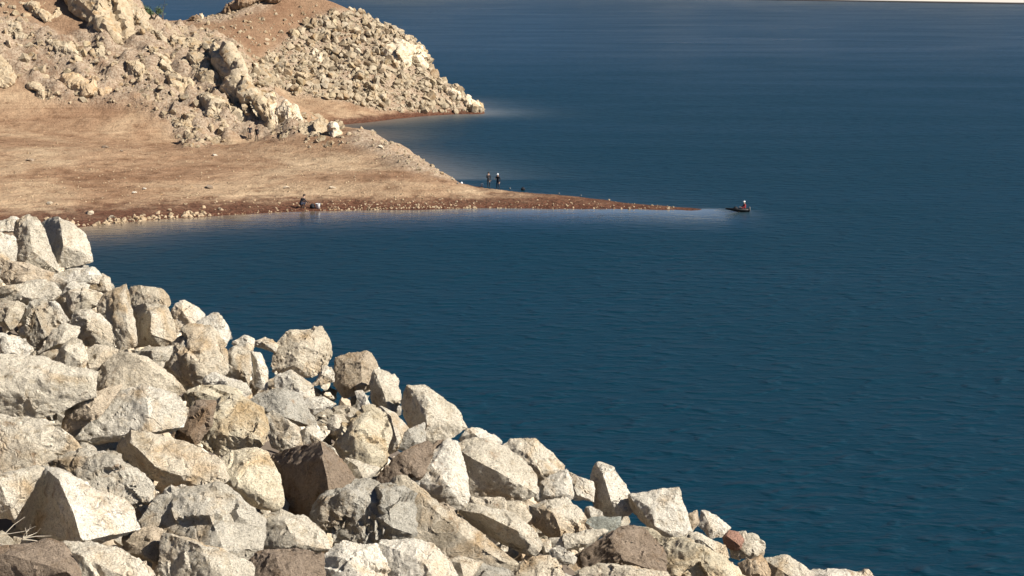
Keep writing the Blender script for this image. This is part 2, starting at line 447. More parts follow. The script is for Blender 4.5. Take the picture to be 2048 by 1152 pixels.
# ---------------------------------------------------------------- far shore and hills beyond the lake
def far_shore():
    pts = [(px, -1.0 - 5.3 * max(0, (1800 - px)) / 500.0 if px < 1800 else 3.2 + (px - 1800) * 6.2 / 248) for px in range(-2600, 4801, 100)]
    rows = [(-6, -1.5), (0, -0.2), (2.5, 1.05), (14, 1.6), (60, 7), (160, 24), (380, 60), (800, 110), (1500, 150), (1900, 60)]
    V = []; nc = 0
    base = []
    for px in range(-3000, 5001, 50):
        if px >= 1500: py = (px - 1500) * (8.6 / 548.0)
        else: py = max(-22.0, (px - 1500) * 0.012)
        base.append(on_z(px, py, 0.0))
    base = np.array(base); nc = len(base)
    for dy, z in rows:
        r = base.copy(); r[:, 1] += dy; r[:, 0] *= 1 + dy / 2500.0
        nz = fbm(np.stack([r[:, 0] / 260, r[:, 1] / 260, r[:, 1] * 0 + 4], 1), 4)
        r[:, 2] = z * (1 + (1.2 * nz if z > 5 else 0.1 * nz)); V.append(r)
    V = np.concatenate(V); idx = np.arange(len(V)).reshape(len(rows), nc)
    F = np.stack([idx[:-1, :-1], idx[:-1, 1:], idx[1:, 1:], idx[1:, :-1]], -1).reshape(-1, 4)
    me = mesh_from('far_shore', V, F, True)
    n = NT('far_bank'); geo = n.new('ShaderNodeNewGeometry'); sep = n.new('ShaderNodeSeparateXYZ'); n.l(geo.outputs['Position'], sep.inputs[0])
    f = n.noise(geo.outputs['Position'], 0.02, 5, 0.6)
    z = n.math('DIVIDE', sep.outputs[2], 60.0)
    c = n.ramp(z, [(0.0, (0.035, 0.03, 0.028)), (0.016, (0.04, 0.033, 0.03)), (0.0185, (0.66, 0.60, 0.53)), (0.35, (0.60, 0.54, 0.45)), (0.9, (0.30, 0.27, 0.20))])
    c = n.mix(0.35, c, n.ramp(f, [(0.3, 0.75), (0.7, 1.1)]), 'MULTIPLY')
    n.l(c, n.b.inputs['Base Color']); n.b.inputs['Roughness'].default_value = 1.0
    o = link('far_shore', me, None, n.m); tag(o, kind='structure', label='pale sandy far bank with dark waterline across the lake')
far_shore()
# ---------------------------------------------------------------- rocks
def hull_np(P):
    bm = bmesh.new()
    for p in P: bm.verts.new(p)
    r = bmesh.ops.convex_hull(bm, input=bm.verts[:], use_existing_faces=False)
    kill = [g for g in r['geom_interior'] if isinstance(g, bmesh.types.BMVert)] + [g for g in r['geom_unused'] if isinstance(g, bmesh.types.BMVert)]
    if kill: bmesh.ops.delete(bm, geom=list(set(kill)), context='VERTS')
    bmesh.ops.triangulate(bm, faces=bm.faces[:])
    return bm
def carve(bm, s, L, rough=1.0, chips=12, seed=0, soften=0, facet=1.0):
    """split long edges, knock off corners with random planes, roughen"""
    for _ in range(7):
        es = [e for e in bm.edges if e.calc_length() > L]
        if not es: break
        bmesh.ops.subdivide_edges(bm, edges=es, cuts=1, use_grid_fill=False)
        bmesh.ops.triangulate(bm, faces=[f for f in bm.faces if len(f.verts) > 3])
    for _ in range(soften):
        bmesh.ops.smooth_vert(bm, verts=bm.verts[:], factor=0.35, use_axis_x=True, use_axis_y=True, use_axis_z=True)
    bm.normal_update()
    V = np.array([v.co[:] for v in bm.verts]); N = np.array([v.normal[:] for v in bm.verts])
    r = np.random.default_rng(seed)
    for k in range(chips):
        n = r.normal(size=3); n /= np.linalg.norm(n)
        dd = V @ n; hi = dd.max(); lo = dd.min()
        h = hi - (hi - lo) * r.uniform(0.005, 0.045)
        V -= np.maximum(0, dd - h)[:, None] * n * 0.97
    off = r.uniform(0, 60, 3)
    q = V / s
    a = fbm(q * 2.3 + off, 3) * 0.05 + fbm(q * 6 + off, 4, True) * 0.038 + fbm(q * 20 + off, 2) * 0.014
    # broken facets: each patch of the surface is tilted its own way, with small steps between patches
    K_ = 10; sd = q[r.integers(len(q), size=K_)] + 0; qw = q + 0.10 * np.stack([fbm(q * 3 + off + 5 * i_, 2) for i_ in range(3)], 1)
    dd = ((qw[:, None] - sd[None]) ** 2).sum(-1); kk = dd.argmin(1)
    tn = r.normal(size=(K_, 3)); tn /= np.linalg.norm(tn, axis=1)[:, None]
    a += facet * (np.clip(((q - sd[kk]) * tn[kk]).sum(-1), -.16, .16) * 0.55 + r.uniform(-.022, .022, K_)[kk])
    # step fractures: layered ledges in a random direction
    n = r.normal(size=3); n /= np.linalg.norm(n)
    t = (q @ n) * r.uniform(5, 9) + fbm(q * 3 + off, 2) * 1.6
    a += (np.abs((t % 1.0) - 0.5) - 0.25) * 0.035 * r.uniform(0.2, 1.0)
    V = V + N * (a * s * rough)[:, None]
    for v, c in zip(bm.verts, V): v.co = c
def finish(bm, name, origin, angle=32):
    bmesh.ops.translate(bm, verts=bm.verts[:], vec=-Vector(origin))
    bmesh.ops.recalc_face_normals(bm, faces=bm.faces[:])
    me = bpy.data.meshes.new(name); bm.to_mesh(me); bm.free()
    me.polygons.foreach_set('use_smooth', np.full(len(me.polygons), True))
    me.set_sharp_from_angle(angle=R(angle))
    return me
def parse(s):
    return [tuple(float(v) for v in p.split(',')) for p in s.split()]

# the riprap slope under the camera: a plane falling to the right, then a steep drop to the water
def slope_z(x, y): return np.minimum(CAMZ - 4.19 - 0.373 * np.asarray(x) - 0.058 * np.asarray(y), CAMZ - 1.9)
def on_slope(px, py):
    a, b = ray(px, py)
    Y = -4.19 / (b + 0.373 * a + 0.058)
    return at(px, py, Y)
SIL = [(-700, 380), (-300, 430), (0, 455), (150, 470), (200, 565), (340, 610), (460, 680), (640, 700), (800, 790), (925, 870), (1060, 905), (1180, 975), (1380, 1045), (1530, 1112), (1740, 1165), (1900, 1230), (2300, 1420)]
SE = np.array([on_slope(*p) for p in SIL])
o_ = np.argsort(SE[:, 0]); SE = SE[o_]
def y_edge(x): return np.interp(x, SE[:, 0], SE[:, 1]) + 0.75
def slope_full(x, y):
    z = slope_z(x, y)
    over = np.maximum(0, y - y_edge(x))
    return z - 0.78 * over
def embankment():
    xs = np.concatenate([np.arange(-60, -9, 2.0), np.arange(-9, 9, 0.35), np.arange(9, 45, 2.0)]); ys = np.concatenate([np.arange(-8, 9, 1.0), np.arange(9, 30, 0.35), np.arange(30, 80, 1.5)])
    X, Y = np.meshgrid(xs, ys); Zs = slope_full(X, Y) - 0.8
    Zs = Zs + 0.12 * fbm(np.stack([X.ravel() * 1.3, Y.ravel() * 1.3, X.ravel() * 0], 1), 3).reshape(X.shape)
    Zs = np.maximum(Zs, -3)
    ny, nx = X.shape; idx = np.arange(nx * ny).reshape(ny, nx)
    F = np.stack([idx[:-1, :-1], idx[:-1, 1:], idx[1:, 1:], idx[1:, :-1]], -1).reshape(-1, 4)
    me = mesh_from('embankment', np.stack([X.ravel(), Y.ravel(), Zs.ravel()], 1), F, True)
    o = link('ground', me, None, plain('dam_earth', (0.13, 0.10, 0.075), 0.95, 0.3, 3.0))
    tag(o, kind='structure', label='earth bed of the dam face beneath the riprap boulders')
embankment()

RIPRAP = 'riprap boulders heaped on the dam face'
def px_rock(name, label, outline, ridges, tone, centre=None, tilt=0.55, push=0.0, thick=0.75, cat='boulder', group=RIPRAP, res=20.0, rough=1.0, chips=11, grow=1.085, facet=None,
            mat=None, minL=0.026, seed=0, depth=None):
    O = parse(outline); Rg = parse(ridges) if ridges else []
    xs = [p[0] for p in O]; ys = [p[1] for p in O]
    cx, cyy = sum(xs) / len(xs), (min(ys) + max(ys)) / 2
    O = [(cx + (q[0] - cx) * grow, cyy + (q[1] - cyy) * grow) + tuple(q[2:]) for q in O]
    c = on_slope(cx, min(cyy, 1190)) if depth is None else np.array(depth)
    d0 = c[1] + push
    w, h = max(xs) - min(xs), max(ys) - min(ys)
    mpp = d0 / FPX
    s = math.sqrt(w * h) * mpp
    def pt(px, py, off): return at(px, py, d0 + (cyy - py) * mpp * tilt - off * s)
    P = []
    for p in O: P.append(pt(p[0], p[1], -(p[2] if len(p) > 2 else 0.0)))
    r = random.Random(seed * 7 + 3)
    if Rg:
        for p in Rg: P.append(pt(p[0], p[1], p[2]))
    else:
        # a slanting ridge of two points parts the face into a bright and a dull side
        a_ = r.uniform(0.6, 2.4); k = r.uniform(.22, .38)
        for sg in (-1, 1):
            P.append(pt(cx + math.cos(a_) * w * k * sg + r.uniform(-.1, .1) * w, cyy + math.sin(a_) * h * k * sg, r.uniform(0.22, 0.38)))
        P.append(pt(cx + r.uniform(-.3, .3) * w, cyy + r.uniform(-.3, .3) * h, r.uniform(0.2, 0.3)))
    for p in O:
        k = r.uniform(0.55, 0.8)
        P.append(pt(cx + (p[0] - cx) * k, cyy + (p[1] - cyy) * k + h * 0.05, -thick * r.uniform(0.6, 1.0)))
    bm = hull_np(P)
    carve(bm, s, max(s / res, minL), rough, chips, seed, 0, facet if facet is not None else r.choice((.12, .25, .4, .55)))
    org = at(cx, cyy, d0 + 0.2 * s)
    me = finish(bm, name, org)
    o = link(name, me, None, mat or M_ROCK); o.location = org
    t = TONE[tone]; j = r.uniform(0.93, 1.07)
    o.color = (min(1, t[0] * j), min(1, t[1] * j), min(1, t[2] * j), 1)
    tag(o, label, cat, group)
    return o

FG = [
 # label | outline | ridges | tone | options
 ("cream slab propped over the dark hollow in the far upper corner", "-60,452 30,436 40,448 30,458 0,466 -60,470", "", "L", dict(push=.5)),
 ("upright cream rock with dark cracks beside the rounded crest boulder", "30,448 52,432 74,437 92,475 88,505 118,543 70,552 36,546 32,500", "60,455,.25 62,500,.35 48,530,.2", "C", {}),
 ("rounded crest boulder with a dark hollow, alone against the brown shore", "80,452,.5 100,440,.3 118,438 150,452 168,470 182,520 165,525 130,530 115,537 88,503,.3 84,475,.5", "124,462,.30 127,492,.36 160,500,.2", "C", dict(chips=6)),
 ("smooth pale block at the picture edge below the dark hollow", "-40,470 5,467 28,478 33,500 30,545 0,552 -40,540", "", "L", {}),
 ("brown streaked stone under the upright cracked rock", "2,556 15,525 60,530 104,545 96,566 20,574", "", "B", {}),
 ("long flat cream slab under the brown streaked stone", "-30,580 60,565 95,563 117,586 100,602 60,600 10,608 -30,604", "", "C", {}),
 ("layered cream stone under the rounded crest boulder", "98,556 135,540 185,537 199,552 192,566 150,566 118,578 100,572", "", "L", {}),
 ("small white stone at the water side of the layered stone", "180,560 205,549 219,557 222,582 203,588 182,582", "", "L", {}),
 ("chalky wedge in front of the layered cream stone", "122,580 148,563 180,570 170,584 138,594 124,592", "", "L", {}),
 ("broad cream rock roofing a small black hollow", "132,583 158,577 200,584 226,594 214,606 165,622 140,624", "", "C", dict(push=.2)),
 ("tall cream boulder with a straight shadowed right side", "205,596 230,582 252,570 258,600 264,640 272,688 236,702 205,672 196,630", "246,590,.3 256,660,.3 222,640,.25", "C", dict(chips=8)),
 ("wide cream boulder below the small black hollow", "140,640 152,624 190,622 222,650 232,695 190,696 158,682 142,664", "", "C", {}),
 ("thin white sliver leaning beside the mottled grey stone", "98,602 114,606 138,642 128,650 108,640", "", "L", {}),
 ("speckled tan stone at the picture edge above the black gap", "-30,612 38,602 50,612 32,648 22,658 -30,640", "", "T", {}),
 ("mottled grey-brown stone with dark pockets", "46,640 62,606 90,600 106,630 106,668 84,692 58,682", "", "S", {}),
 ("pale wedge pointing left above the black triangle", "78,706 105,664 128,646 160,655 152,674 122,692", "", "C", {}),
 ("narrow white ledge at the picture edge above the long grey-topped slab", "-30,668 40,672 62,700 48,714 -30,712", "", "L", {}),
 ("blunt pale block right of the black triangle", "112,726,.4 126,694 146,677 164,683 173,712 170,742 130,740", "130,700,.25 160,725,.2", "C", {}),
 ("long slab with a smooth grey top and cream front edge", "-60,712 80,716 186,747 182,790 140,802 75,838 -60,826", "-60,762,.28 100,760,.26 180,750,.12 60,800,.2", "C", dict(facet=.06, push=-.2, chips=6)),
 ("creased cream stone wedged above the smooth domed boulder", "172,704 192,690 236,700 214,730 186,748 176,730", "", "T", {}),
 ("smooth domed beige boulder sloping down to a black gap", "188,770 208,728 244,704 292,718 340,754 364,782 330,792 260,780 214,796 192,792", "", "T", dict(facet=.06, chips=7)),
 ("big triangular boulder split into a grey half and a bright half", "128,880 185,826 250,786 285,776 335,785 365,800 373,826 360,852 300,871 235,878 180,884", "255,800,.12 296,812,.28 299,864,.26 230,850,.2", "L", dict(facet=.06, push=-.1, chips=5)),
 ("mottled brown stone squeezed behind the big triangular boulder", "126,862,.2 140,812 160,796 242,772 210,812 168,852", "", "B", {}),
 ("long cream slab at the picture edge below the black wedge", "-60,826 40,836 78,842 122,872 166,906 168,916 100,914 40,884 -60,862", "", "C", dict(facet=.06, push=-.2)),
 ("cracked cream slab beneath the long cream slab", "-60,866 50,888 112,914 84,932 42,962 -60,980", "", "T", {}),
 ("flat dusty slab behind the pyramid boulder", "98,920 165,902 232,900 250,935 298,966 297,1000 270,1012 200,988 150,968 110,945", "", "S", {}),
 ("pyramid boulder with a black left face and smooth pale right face", "30,1030,1.0 60,975,.9 86,934,.2 118,946 190,985 246,1006 273,1055 200,1070 165,1090 120,1082,.2 58,1068,.5", "120,962,.22 144,1020,.36 164,1082,.36 230,1020,.1", "L", dict(facet=.06, push=-.3, chips=5)),
 ("pale slab leaning against the pyramid boulder's left side", "-60,968 30,946 83,935 62,975 38,1010 28,1036 -60,1034", "", "C", dict(push=-.2)),
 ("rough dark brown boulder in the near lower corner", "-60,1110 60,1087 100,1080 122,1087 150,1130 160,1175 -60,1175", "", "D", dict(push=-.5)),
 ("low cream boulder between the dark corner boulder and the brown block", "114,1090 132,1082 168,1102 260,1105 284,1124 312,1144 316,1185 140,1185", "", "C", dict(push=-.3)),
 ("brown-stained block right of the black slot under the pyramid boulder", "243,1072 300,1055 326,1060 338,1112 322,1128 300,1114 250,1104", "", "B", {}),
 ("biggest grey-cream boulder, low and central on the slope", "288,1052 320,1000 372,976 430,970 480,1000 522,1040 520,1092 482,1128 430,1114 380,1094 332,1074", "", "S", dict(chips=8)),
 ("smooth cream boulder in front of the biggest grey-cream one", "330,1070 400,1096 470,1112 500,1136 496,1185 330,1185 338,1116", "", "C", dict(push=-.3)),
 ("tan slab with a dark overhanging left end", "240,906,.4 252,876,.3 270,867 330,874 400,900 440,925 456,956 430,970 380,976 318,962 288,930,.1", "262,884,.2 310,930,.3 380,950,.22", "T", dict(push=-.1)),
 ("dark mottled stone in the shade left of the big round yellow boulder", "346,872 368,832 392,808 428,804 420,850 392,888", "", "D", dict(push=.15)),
 ("big round yellow boulder with a pitted surface", "398,880 404,840 440,802 482,800 520,820 536,850 524,892 490,908 440,912", "", "Y", dict(chips=6)),
 ("yellow-brown boulder standing left of the dark flat-faced one", "436,930 470,902 508,902 530,906 552,950 564,1000 556,1018 520,1012 470,992 442,965", "", "Y", dict(push=-.05)),
 ("knobbly yellow stone above the round yellow boulder", "368,790 400,772 440,770 474,786 480,802 440,808 410,818 382,812", "", "Y", {}),
 ("smooth cream tablet resting on the knobbly yellow stone", "410,762 430,748 482,762 502,786 480,800 450,788 415,774", "", "L", {}),
 ("smooth grey-brown domed stone in the middle of the heap", "496,808 520,786 562,780 600,791 622,830 629,852 596,848 556,826 526,824", "", "G", dict(facet=.06, chips=5)),
 ("large brown-veined boulder below the crest, left of the middle", "322,724,.4 345,682 380,657 422,662 450,700 448,742 402,768 370,770 340,742", "355,700,.22 400,700,.3 400,745,.2", "T", {}),
 ("bright pointed boulder on the crest above the brown-veined one", "372,654 400,640 432,627 456,650 466,676 446,694 420,692 398,668", "", "L", {}),
 ("white wedge on the crest left of the bright pointed boulder", "336,650 350,611 368,603 388,615 408,630 402,648 378,655 350,666", "", "L", {}),
 ("reddish speckled stone lying on the crest above the black slot", "256,590,.3 262,575,.2 282,572 325,580 341,600 336,614 300,614 268,612", "285,590,.2 315,595,.15", "T", {}),
 ("squared cream block with a deep black left side", "264,616,1.0 292,610,.3 332,615 346,650 352,684 318,690 266,690,1.0", "304,630,.36 300,668,.36 325,660,.2", "C", dict(facet=.06, chips=5)),
 ("wedge of cream stone below the squared block", "262,702 300,694 348,690 334,718 320,738 288,722", "", "C", {}),
 ("white pillar stone beside the brown crest boulder", "503,704 522,708 535,742 533,776 512,776 506,735", "", "L", {}),
 ("jumbled cream stone between the brown-veined boulder and the white pillar", "446,716 472,692 498,700 503,740 496,768 462,760 450,738", "", "C", {}),
 ("small white cap stone left of the dark maroon gap", "464,684 490,672 508,678 506,702 482,704", "", "L", {}),
 ("thin white crest stone bridging the dark maroon gap", "508,684 530,675 557,686 552,704 532,694 512,692", "", "L", dict(push=.3)),
 ("tall brown-capped boulder, highest at the middle of the crest", "546,742 552,712 562,685 580,662 612,660 640,660 657,680 661,710 650,737 622,748 590,744 565,750", "600,690,.24 630,700,.2 590,730,.2", "T", dict(chips=8)),
 ("small pale cube over a black cavity", "628,769 645,733 662,735 669,764", "645,750,.3 660,755,.2", "L", dict(chips=3)),
 ("cream rock draped below the brown-capped boulder", "550,752 582,742 606,762 626,772 630,804 600,794 565,780 552,774", "", "L", {}),
 ("block with a brown front and white right cheek", "672,770 674,716 700,709 738,705 752,735 766,766 728,781 690,792", "690,725,.2 722,725,.33 724,770,.33 690,775,.2", "B", dict(chips=5)),
 ("white-cheeked stone propping the brown-fronted block", "735,712 748,720 768,768 728,782 724,735", "", "L", dict(push=.12)),
 ("cream crest boulder stepping down right of the brown-fronted block", "748,740 775,744 796,762 797,800 786,834 762,826 744,796 740,770", "", "C", {}),
 ("flat white chip at the lip of the black cavity", "600,812 618,796 645,796 672,808 650,818 626,828", "", "L", {}),
 ("narrow white blade standing right of the black cavity", "711,784 726,782 748,824 742,840 724,818", "", "L", {}),
 ("large yellow pitted boulder right of the middle", "664,905 680,862 700,836 742,818 768,830 778,870 772,912 742,940 700,952 682,926", "", "Y", {}),
 ("knobbly cream shoulder stone beside the big haystack-shaped boulder", "758,812 790,828 816,855 808,876 796,898 772,908 760,862", "", "C", {}),
 ("haystack-shaped crest boulder with a brown hollow", "802,800,.2 815,775 850,775 880,790 905,815 926,853 900,872 870,888 845,897 832,884,.2 838,850,.3 812,825,.4", "850,800,.3 856,840,.34 890,840,.15", "C", dict(chips=7)),
 ("grey smooth stone tucked under the haystack-shaped boulder", "784,892 828,862 848,846 850,886 825,898 800,898", "", "G", dict(push=-.1)),
 ("white crest stone with one black pock, right of the haystack", "916,878 935,856 960,855 1002,882 988,894 930,888", "", "L", {}),
 ("bright slab half, left of the vertical joint", "806,964 850,920 895,884 912,890 930,940 937,990 926,1012 890,1018 850,1004 824,980", "", "L", dict(facet=.06, chips=5)),
 ("wide beige slab half, right of the vertical joint", "908,892 950,880 992,890 1042,920 1066,950 1070,986 1040,997 990,998 940,993 926,935", "", "C", dict(facet=.06, chips=5)),
 ("cream crest boulder above the wide beige slab half", "1003,893 1024,880 1070,882 1096,905 1128,940 1092,957 1066,964 1046,924", "", "C", {}),
 ("white stone beneath the crest boulder's black crack", "1068,984 1100,952 1133,940 1142,955 1142,993 1110,1004 1072,1000", "", "L", {}),
 ("white arched stone left of the upright pointed stone", "1138,946 1163,961 1186,965 1186,1002 1172,1000 1142,994", "", "L", {}),
 ("upright pointed stone, the tallest on the lower crest", "1184,945,.3 1200,930 1226,935 1250,970 1263,1005 1256,1026 1236,1032 1192,1028,.3 1184,990,.4", "1206,950,.22 1222,1000,.34 1240,1000,.2", "L", dict(tilt=.2, chips=5)),
 ("flat greenish-grey stone under the upright pointed stone", "1168,1042 1190,1035 1240,1035 1238,1062 1226,1068 1196,1058", "", "V", dict(chips=4)),
 ("trapezoid block with a grey top and a flat pale face", "1262,992 1330,981 1355,979 1363,1010 1384,1070 1370,1082 1340,1078 1306,1058 1266,1022,.4", "1304,1018,.28 1348,1000,.2 1310,1052,.3", "L", dict(facet=.06, chips=4)),
 ("little brown stone behind the trapezoid block", "1368,1034 1394,1021 1398,1046 1384,1062", "", "B", {}),
 ("pale fin-like stone on the lower crest", "1400,1052 1403,1020 1430,1030 1459,1055 1442,1074 1420,1074", "1410,1030,.2 1425,1060,.2", "L", {}),
 ("round pinkish-brown stone on the lower crest", "1446,1074 1458,1062 1476,1064 1488,1080 1482,1098 1462,1100 1449,1088", "", "P", dict(chips=4)),
 ("cream boulder behind the round pinkish stone", "1462,1064 1510,1068 1526,1086 1527,1112 1500,1118 1462,1114", "", "C", {}),
 ("cracked cream stone below the pale fin-like stone", "1380,1062 1420,1076 1450,1090 1462,1118 1430,1114 1390,1098 1370,1084", "", "C", {}),
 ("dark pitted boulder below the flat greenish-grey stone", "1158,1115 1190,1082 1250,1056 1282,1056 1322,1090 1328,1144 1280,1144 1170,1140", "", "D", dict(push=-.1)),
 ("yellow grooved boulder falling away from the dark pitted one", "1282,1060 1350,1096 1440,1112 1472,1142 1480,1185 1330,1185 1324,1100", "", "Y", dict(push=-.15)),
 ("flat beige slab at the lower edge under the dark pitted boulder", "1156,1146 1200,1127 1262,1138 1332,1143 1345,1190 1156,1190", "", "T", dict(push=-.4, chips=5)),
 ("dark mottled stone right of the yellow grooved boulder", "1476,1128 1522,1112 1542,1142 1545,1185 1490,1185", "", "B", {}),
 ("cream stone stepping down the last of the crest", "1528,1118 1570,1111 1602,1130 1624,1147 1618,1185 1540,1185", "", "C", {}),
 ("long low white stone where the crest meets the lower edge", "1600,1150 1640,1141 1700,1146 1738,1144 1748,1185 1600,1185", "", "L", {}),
 ("dark flat-faced boulder in the deepest shade of the heap", "548,915,1.1 600,902,.6 640,890 664,905 704,962 672,994 640,1034 600,1038,.6 560,1014,1.1", "648,915,.36 658,985,.38", "D", dict(facet=.06, thick=.5, chips=4)),  # shade of its left face is put into the dark tone
 ("pale flank stone leaning on the dark flat-faced boulder", "622,874 645,886 676,922 706,962 690,978 668,960 646,905", "", "C", dict(push=-.12)),  # sunlit side of the boulder above, put in as a separate pale stone
 ("small cream stone cluster above the dark flat-faced boulder", "530,836 546,822 592,856 591,880 606,896 572,904 546,892", "", "C", {}),
 ("little diamond-shaped pale stone right of the black zigzag crack", "600,862 625,848 652,870 634,888 606,888", "", "L", {}),
 ("tiny white stone above the diamond-shaped one", "653,844 668,830 682,834 678,860 656,860", "", "L", {}),
 ("cream stone filling the notch below the yellow pitted boulder", "688,916 722,926 760,936 742,957 716,976 696,962", "", "C", {}),
 ("dark splintered slab slanting up to the haystack-shaped boulder", "742,975 800,922 872,884 894,888 838,950 790,972", "", "D", dict(push=.1)),
 ("olive-brown boulder with swirling grooves at the lower middle", "630,1050 655,1002 740,962 802,975 834,1000 824,1066 782,1088 670,1088", "", "G", dict(rough=1.5)),
 ("long tan slab running diagonally to the lower edge", "786,966 820,962 862,1000 920,1060 990,1094 1042,1130 1012,1146 950,1130 880,1104 832,1068 828,1030", "870,1020,.08 930,1075,.1 1000,1120,.08", "T", dict(push=-.1, chips=5, rough=.8)),
 ("pale slab over the long black cavity right of the diagonal slab", "920,1022 945,1008 1010,1024 1062,1055 1082,1086 1076,1114 1050,1106,.3 990,1070,.5 940,1046,.4", "965,1028,.24 1035,1062,.26", "C", {}),
 ("small brown stone between the diagonal slab and the bright slab half", "856,1012 888,1000 906,1020 926,1052 936,1074 900,1058 872,1036", "", "B", {}),
 ("thin tan slab above the long black cavity", "946,998 1040,1000 1064,1032 1052,1048 1000,1022 950,1012", "", "T", {}),
 ("broad cream boulder below the white arched stone", "1056,1010 1096,998 1134,1002 1152,1020 1170,1050 1172,1068 1120,1088 1090,1064 1064,1042", "", "C", {}),
 ("cream lip of rock above the dark pitted boulder", "1098,1080 1165,1062 1210,1062 1172,1092 1122,1098", "", "C", dict(push=-.1)),
 ("grooved cream boulder left of the olive-brown one", "512,1040 562,1020 602,1036 642,1066 652,1096 612,1108 560,1108 516,1090", "", "C", {}),
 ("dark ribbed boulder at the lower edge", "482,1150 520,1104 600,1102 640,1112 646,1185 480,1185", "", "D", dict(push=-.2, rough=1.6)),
 ("pale boulder at the lower edge left of the white humped one", "646,1112 690,1086 752,1090 772,1120 774,1190 640,1190", "", "L", dict(push=-.2)),
 ("white humped boulder at the lower edge below the diagonal slab", "756,1086 830,1080 862,1090 896,1115 912,1150 908,1190 772,1190", "", "L", dict(push=-.2, chips=5)),
 ("small beige wedge beside the white humped boulder", "894,1124 920,1112 962,1126 946,1152 920,1185 904,1155", "", "T", {}),
 ("smooth dark grey cobble at the lower edge", "936,1142 960,1128 1026,1140 1034,1185 932,1185", "", "G", dict(push=-.1, chips=4)),
 ("orange-tinted boulder at the lower edge", "1030,1136 1060,1115 1112,1115 1128,1150 1124,1185 1030,1185", "", "T", {}),
 ("white oval stone left of the dark pitted boulder", "1098,1100 1120,1092 1152,1116 1148,1128 1120,1128 1104,1118", "", "L", dict(push=-.1)),
 ("narrow grey-white stone at the end of the pale slab", "1082,1078 1100,1080 1106,1106 1088,1114", "", "L", {}),
]
for i, (lab, ol, rg, tone, kw) in enumerate(FG):
    px_rock('riprap_boulder', lab, ol, rg, tone, seed=i + 1, **kw)

# ---------------------------------------------------------------- loose stone shapes shared by the many small ones
def base_stone(k, npts=16, L=0.5, chips=6, rough=1.0):
    r = np.random.default_rng(100 + k)
    P = r.normal(size=(npts, 3)); P /= np.linalg.norm(P, axis=1)[:, None]
    P *= r.uniform(0.38, 0.55, (npts, 1)); P *= r.uniform(0.7, 1.15, 3)
    bm = hull_np(P); carve(bm, 1.0, L, rough, chips, 100 + k, 0, .7)
    return finish(bm, 'stone', (0, 0, 0), 25)
STONE_HI = [base_stone(k, 18, 0.13, 8) for k in range(10)]
STONE_LO = [base_stone(k + 30, 14, 0.36, 4, 0.6) for k in range(12)]
for m in STONE_HI: m.materials.append(M_ROCK)
for m in STONE_LO: m.materials.append(M_FAR)
LO_NP = []
for m in STONE_LO:
    v = np.empty(len(m.vertices) * 3, np.float32); m.vertices.foreach_get('co', v)
    f = np.array([p.vertices[:] for p in m.polygons]); LO_NP.append((v.reshape(-1, 3), f))
def put_stone(name, mesh, loc, size, tone, label, cat, group, r):
    o = bpy.data.objects.new(name, mesh); COL.objects.link(o)
    o.location = loc; o.rotation_euler = (r.uniform(0, 6.3), r.uniform(0, 6.3), r.uniform(0, 6.3))
    o.scale = [size * r.uniform(0.8, 1.25) for _ in range(3)]
    j = r.uniform(0.85, 1.12); o.color = (tone[0] * j, tone[1] * j, tone[2] * j, 1)
    tag(o, label, cat, group); return o
def stuff_stones(name, pts, sizes, label, mat, flat=1.0, parent=None, seed=0):
    r = np.random.default_rng(seed); VV = []; FF = []; nb = 0
    for p, s in zip(pts, sizes):
        v, f = LO_NP[r.integers(len(LO_NP))]
        a, b, c = r.uniform(0, 6.28, 3)
        Rm = np.array(Matrix.Rotation(a, 3, 'X') @ Matrix.Rotation(b, 3, 'Y') @ Matrix.Rotation(c, 3, 'Z'))
        q = (v * s * r.uniform(.8, 1.2, 3)) @ Rm.T; q[:, 2] *= flat
        VV.append(q + p); FF.append(f + nb); nb += len(v)
    me = mesh_from(name, np.concatenate(VV), np.concatenate(FF), False)
    o = link(name, me, parent, mat); tag(o, label, kind='stuff'); return o

# fill between the boulders
r = random.Random(5)
cands = []
for _ in range(1500):
    px, py = r.uniform(-40, 1760), r.uniform(440, 1160)
    q = on_slope(px, py)
    if q[1] > y_edge(q[0]) + .15 or q[1] < 10.5: continue
    cands.append((q, px, py))
rub = []
for q, px, py in cands:
    rub.append(q)
fill = []
for q, px, py in cands[:400]:
    s = r.uniform(0.2, 0.44)
    z = float(slope_z(q[0], q[1])) - 0.45 + r.uniform(-.12, .08)
    tk = r.choice('CLLTYSCBT'); t = TONE[tk]
    fill.append(put_stone('rubble_stone', r.choice(STONE_HI), (q[0], q[1], z), s, t, 'small broken stone wedged in a gap between the big riprap boulders', 'stone', 'small stones filling the gaps of the riprap', r)); fill[-1]['tk'] = tk
pts, sz = [], []
g = np.random.default_rng(3)
for _ in range(5600):
    x, y = g.uniform(-16, 12), g.uniform(6, 36)
    aa, bb = project(x, y, slope_full(x, y))
    out_ = (aa < -120 or bb > 1330) and g.random() < .3
    z = float(slope_full(x, y)) - 0.72 + g.uniform(-.1, .08)
    if z < -1: continue
    pts.append(np.array((x, y, z + (.35 if out_ else 0)))); sz.append(g.uniform(.8, 1.3) if out_ else g.uniform(.18, .5))
stf = stuff_stones('rubble', pts, sz, 'loose broken stone packed under the riprap boulders', M_PEBBLE, seed=9)
stf.color = (*TONE['B'], 1)  # browner tone paints some of the shade in the gaps
pts, sz = [], []
for _ in range(2600):
    x, y = g.uniform(-8, 8), g.uniform(11, 26)
    if y > y_edge(x) - .9: continue
    pts.append(np.array((x, y, float(slope_full(x, y)) - g.uniform(.22, .5)))); sz.append(g.uniform(.05, .2))
chp = stuff_stones('stone_chips', pts, sz, 'pale chips and grit lodged between the riprap boulders', M_PEBBLE, seed=19)
chp.color = (*TONE['C'], 1)
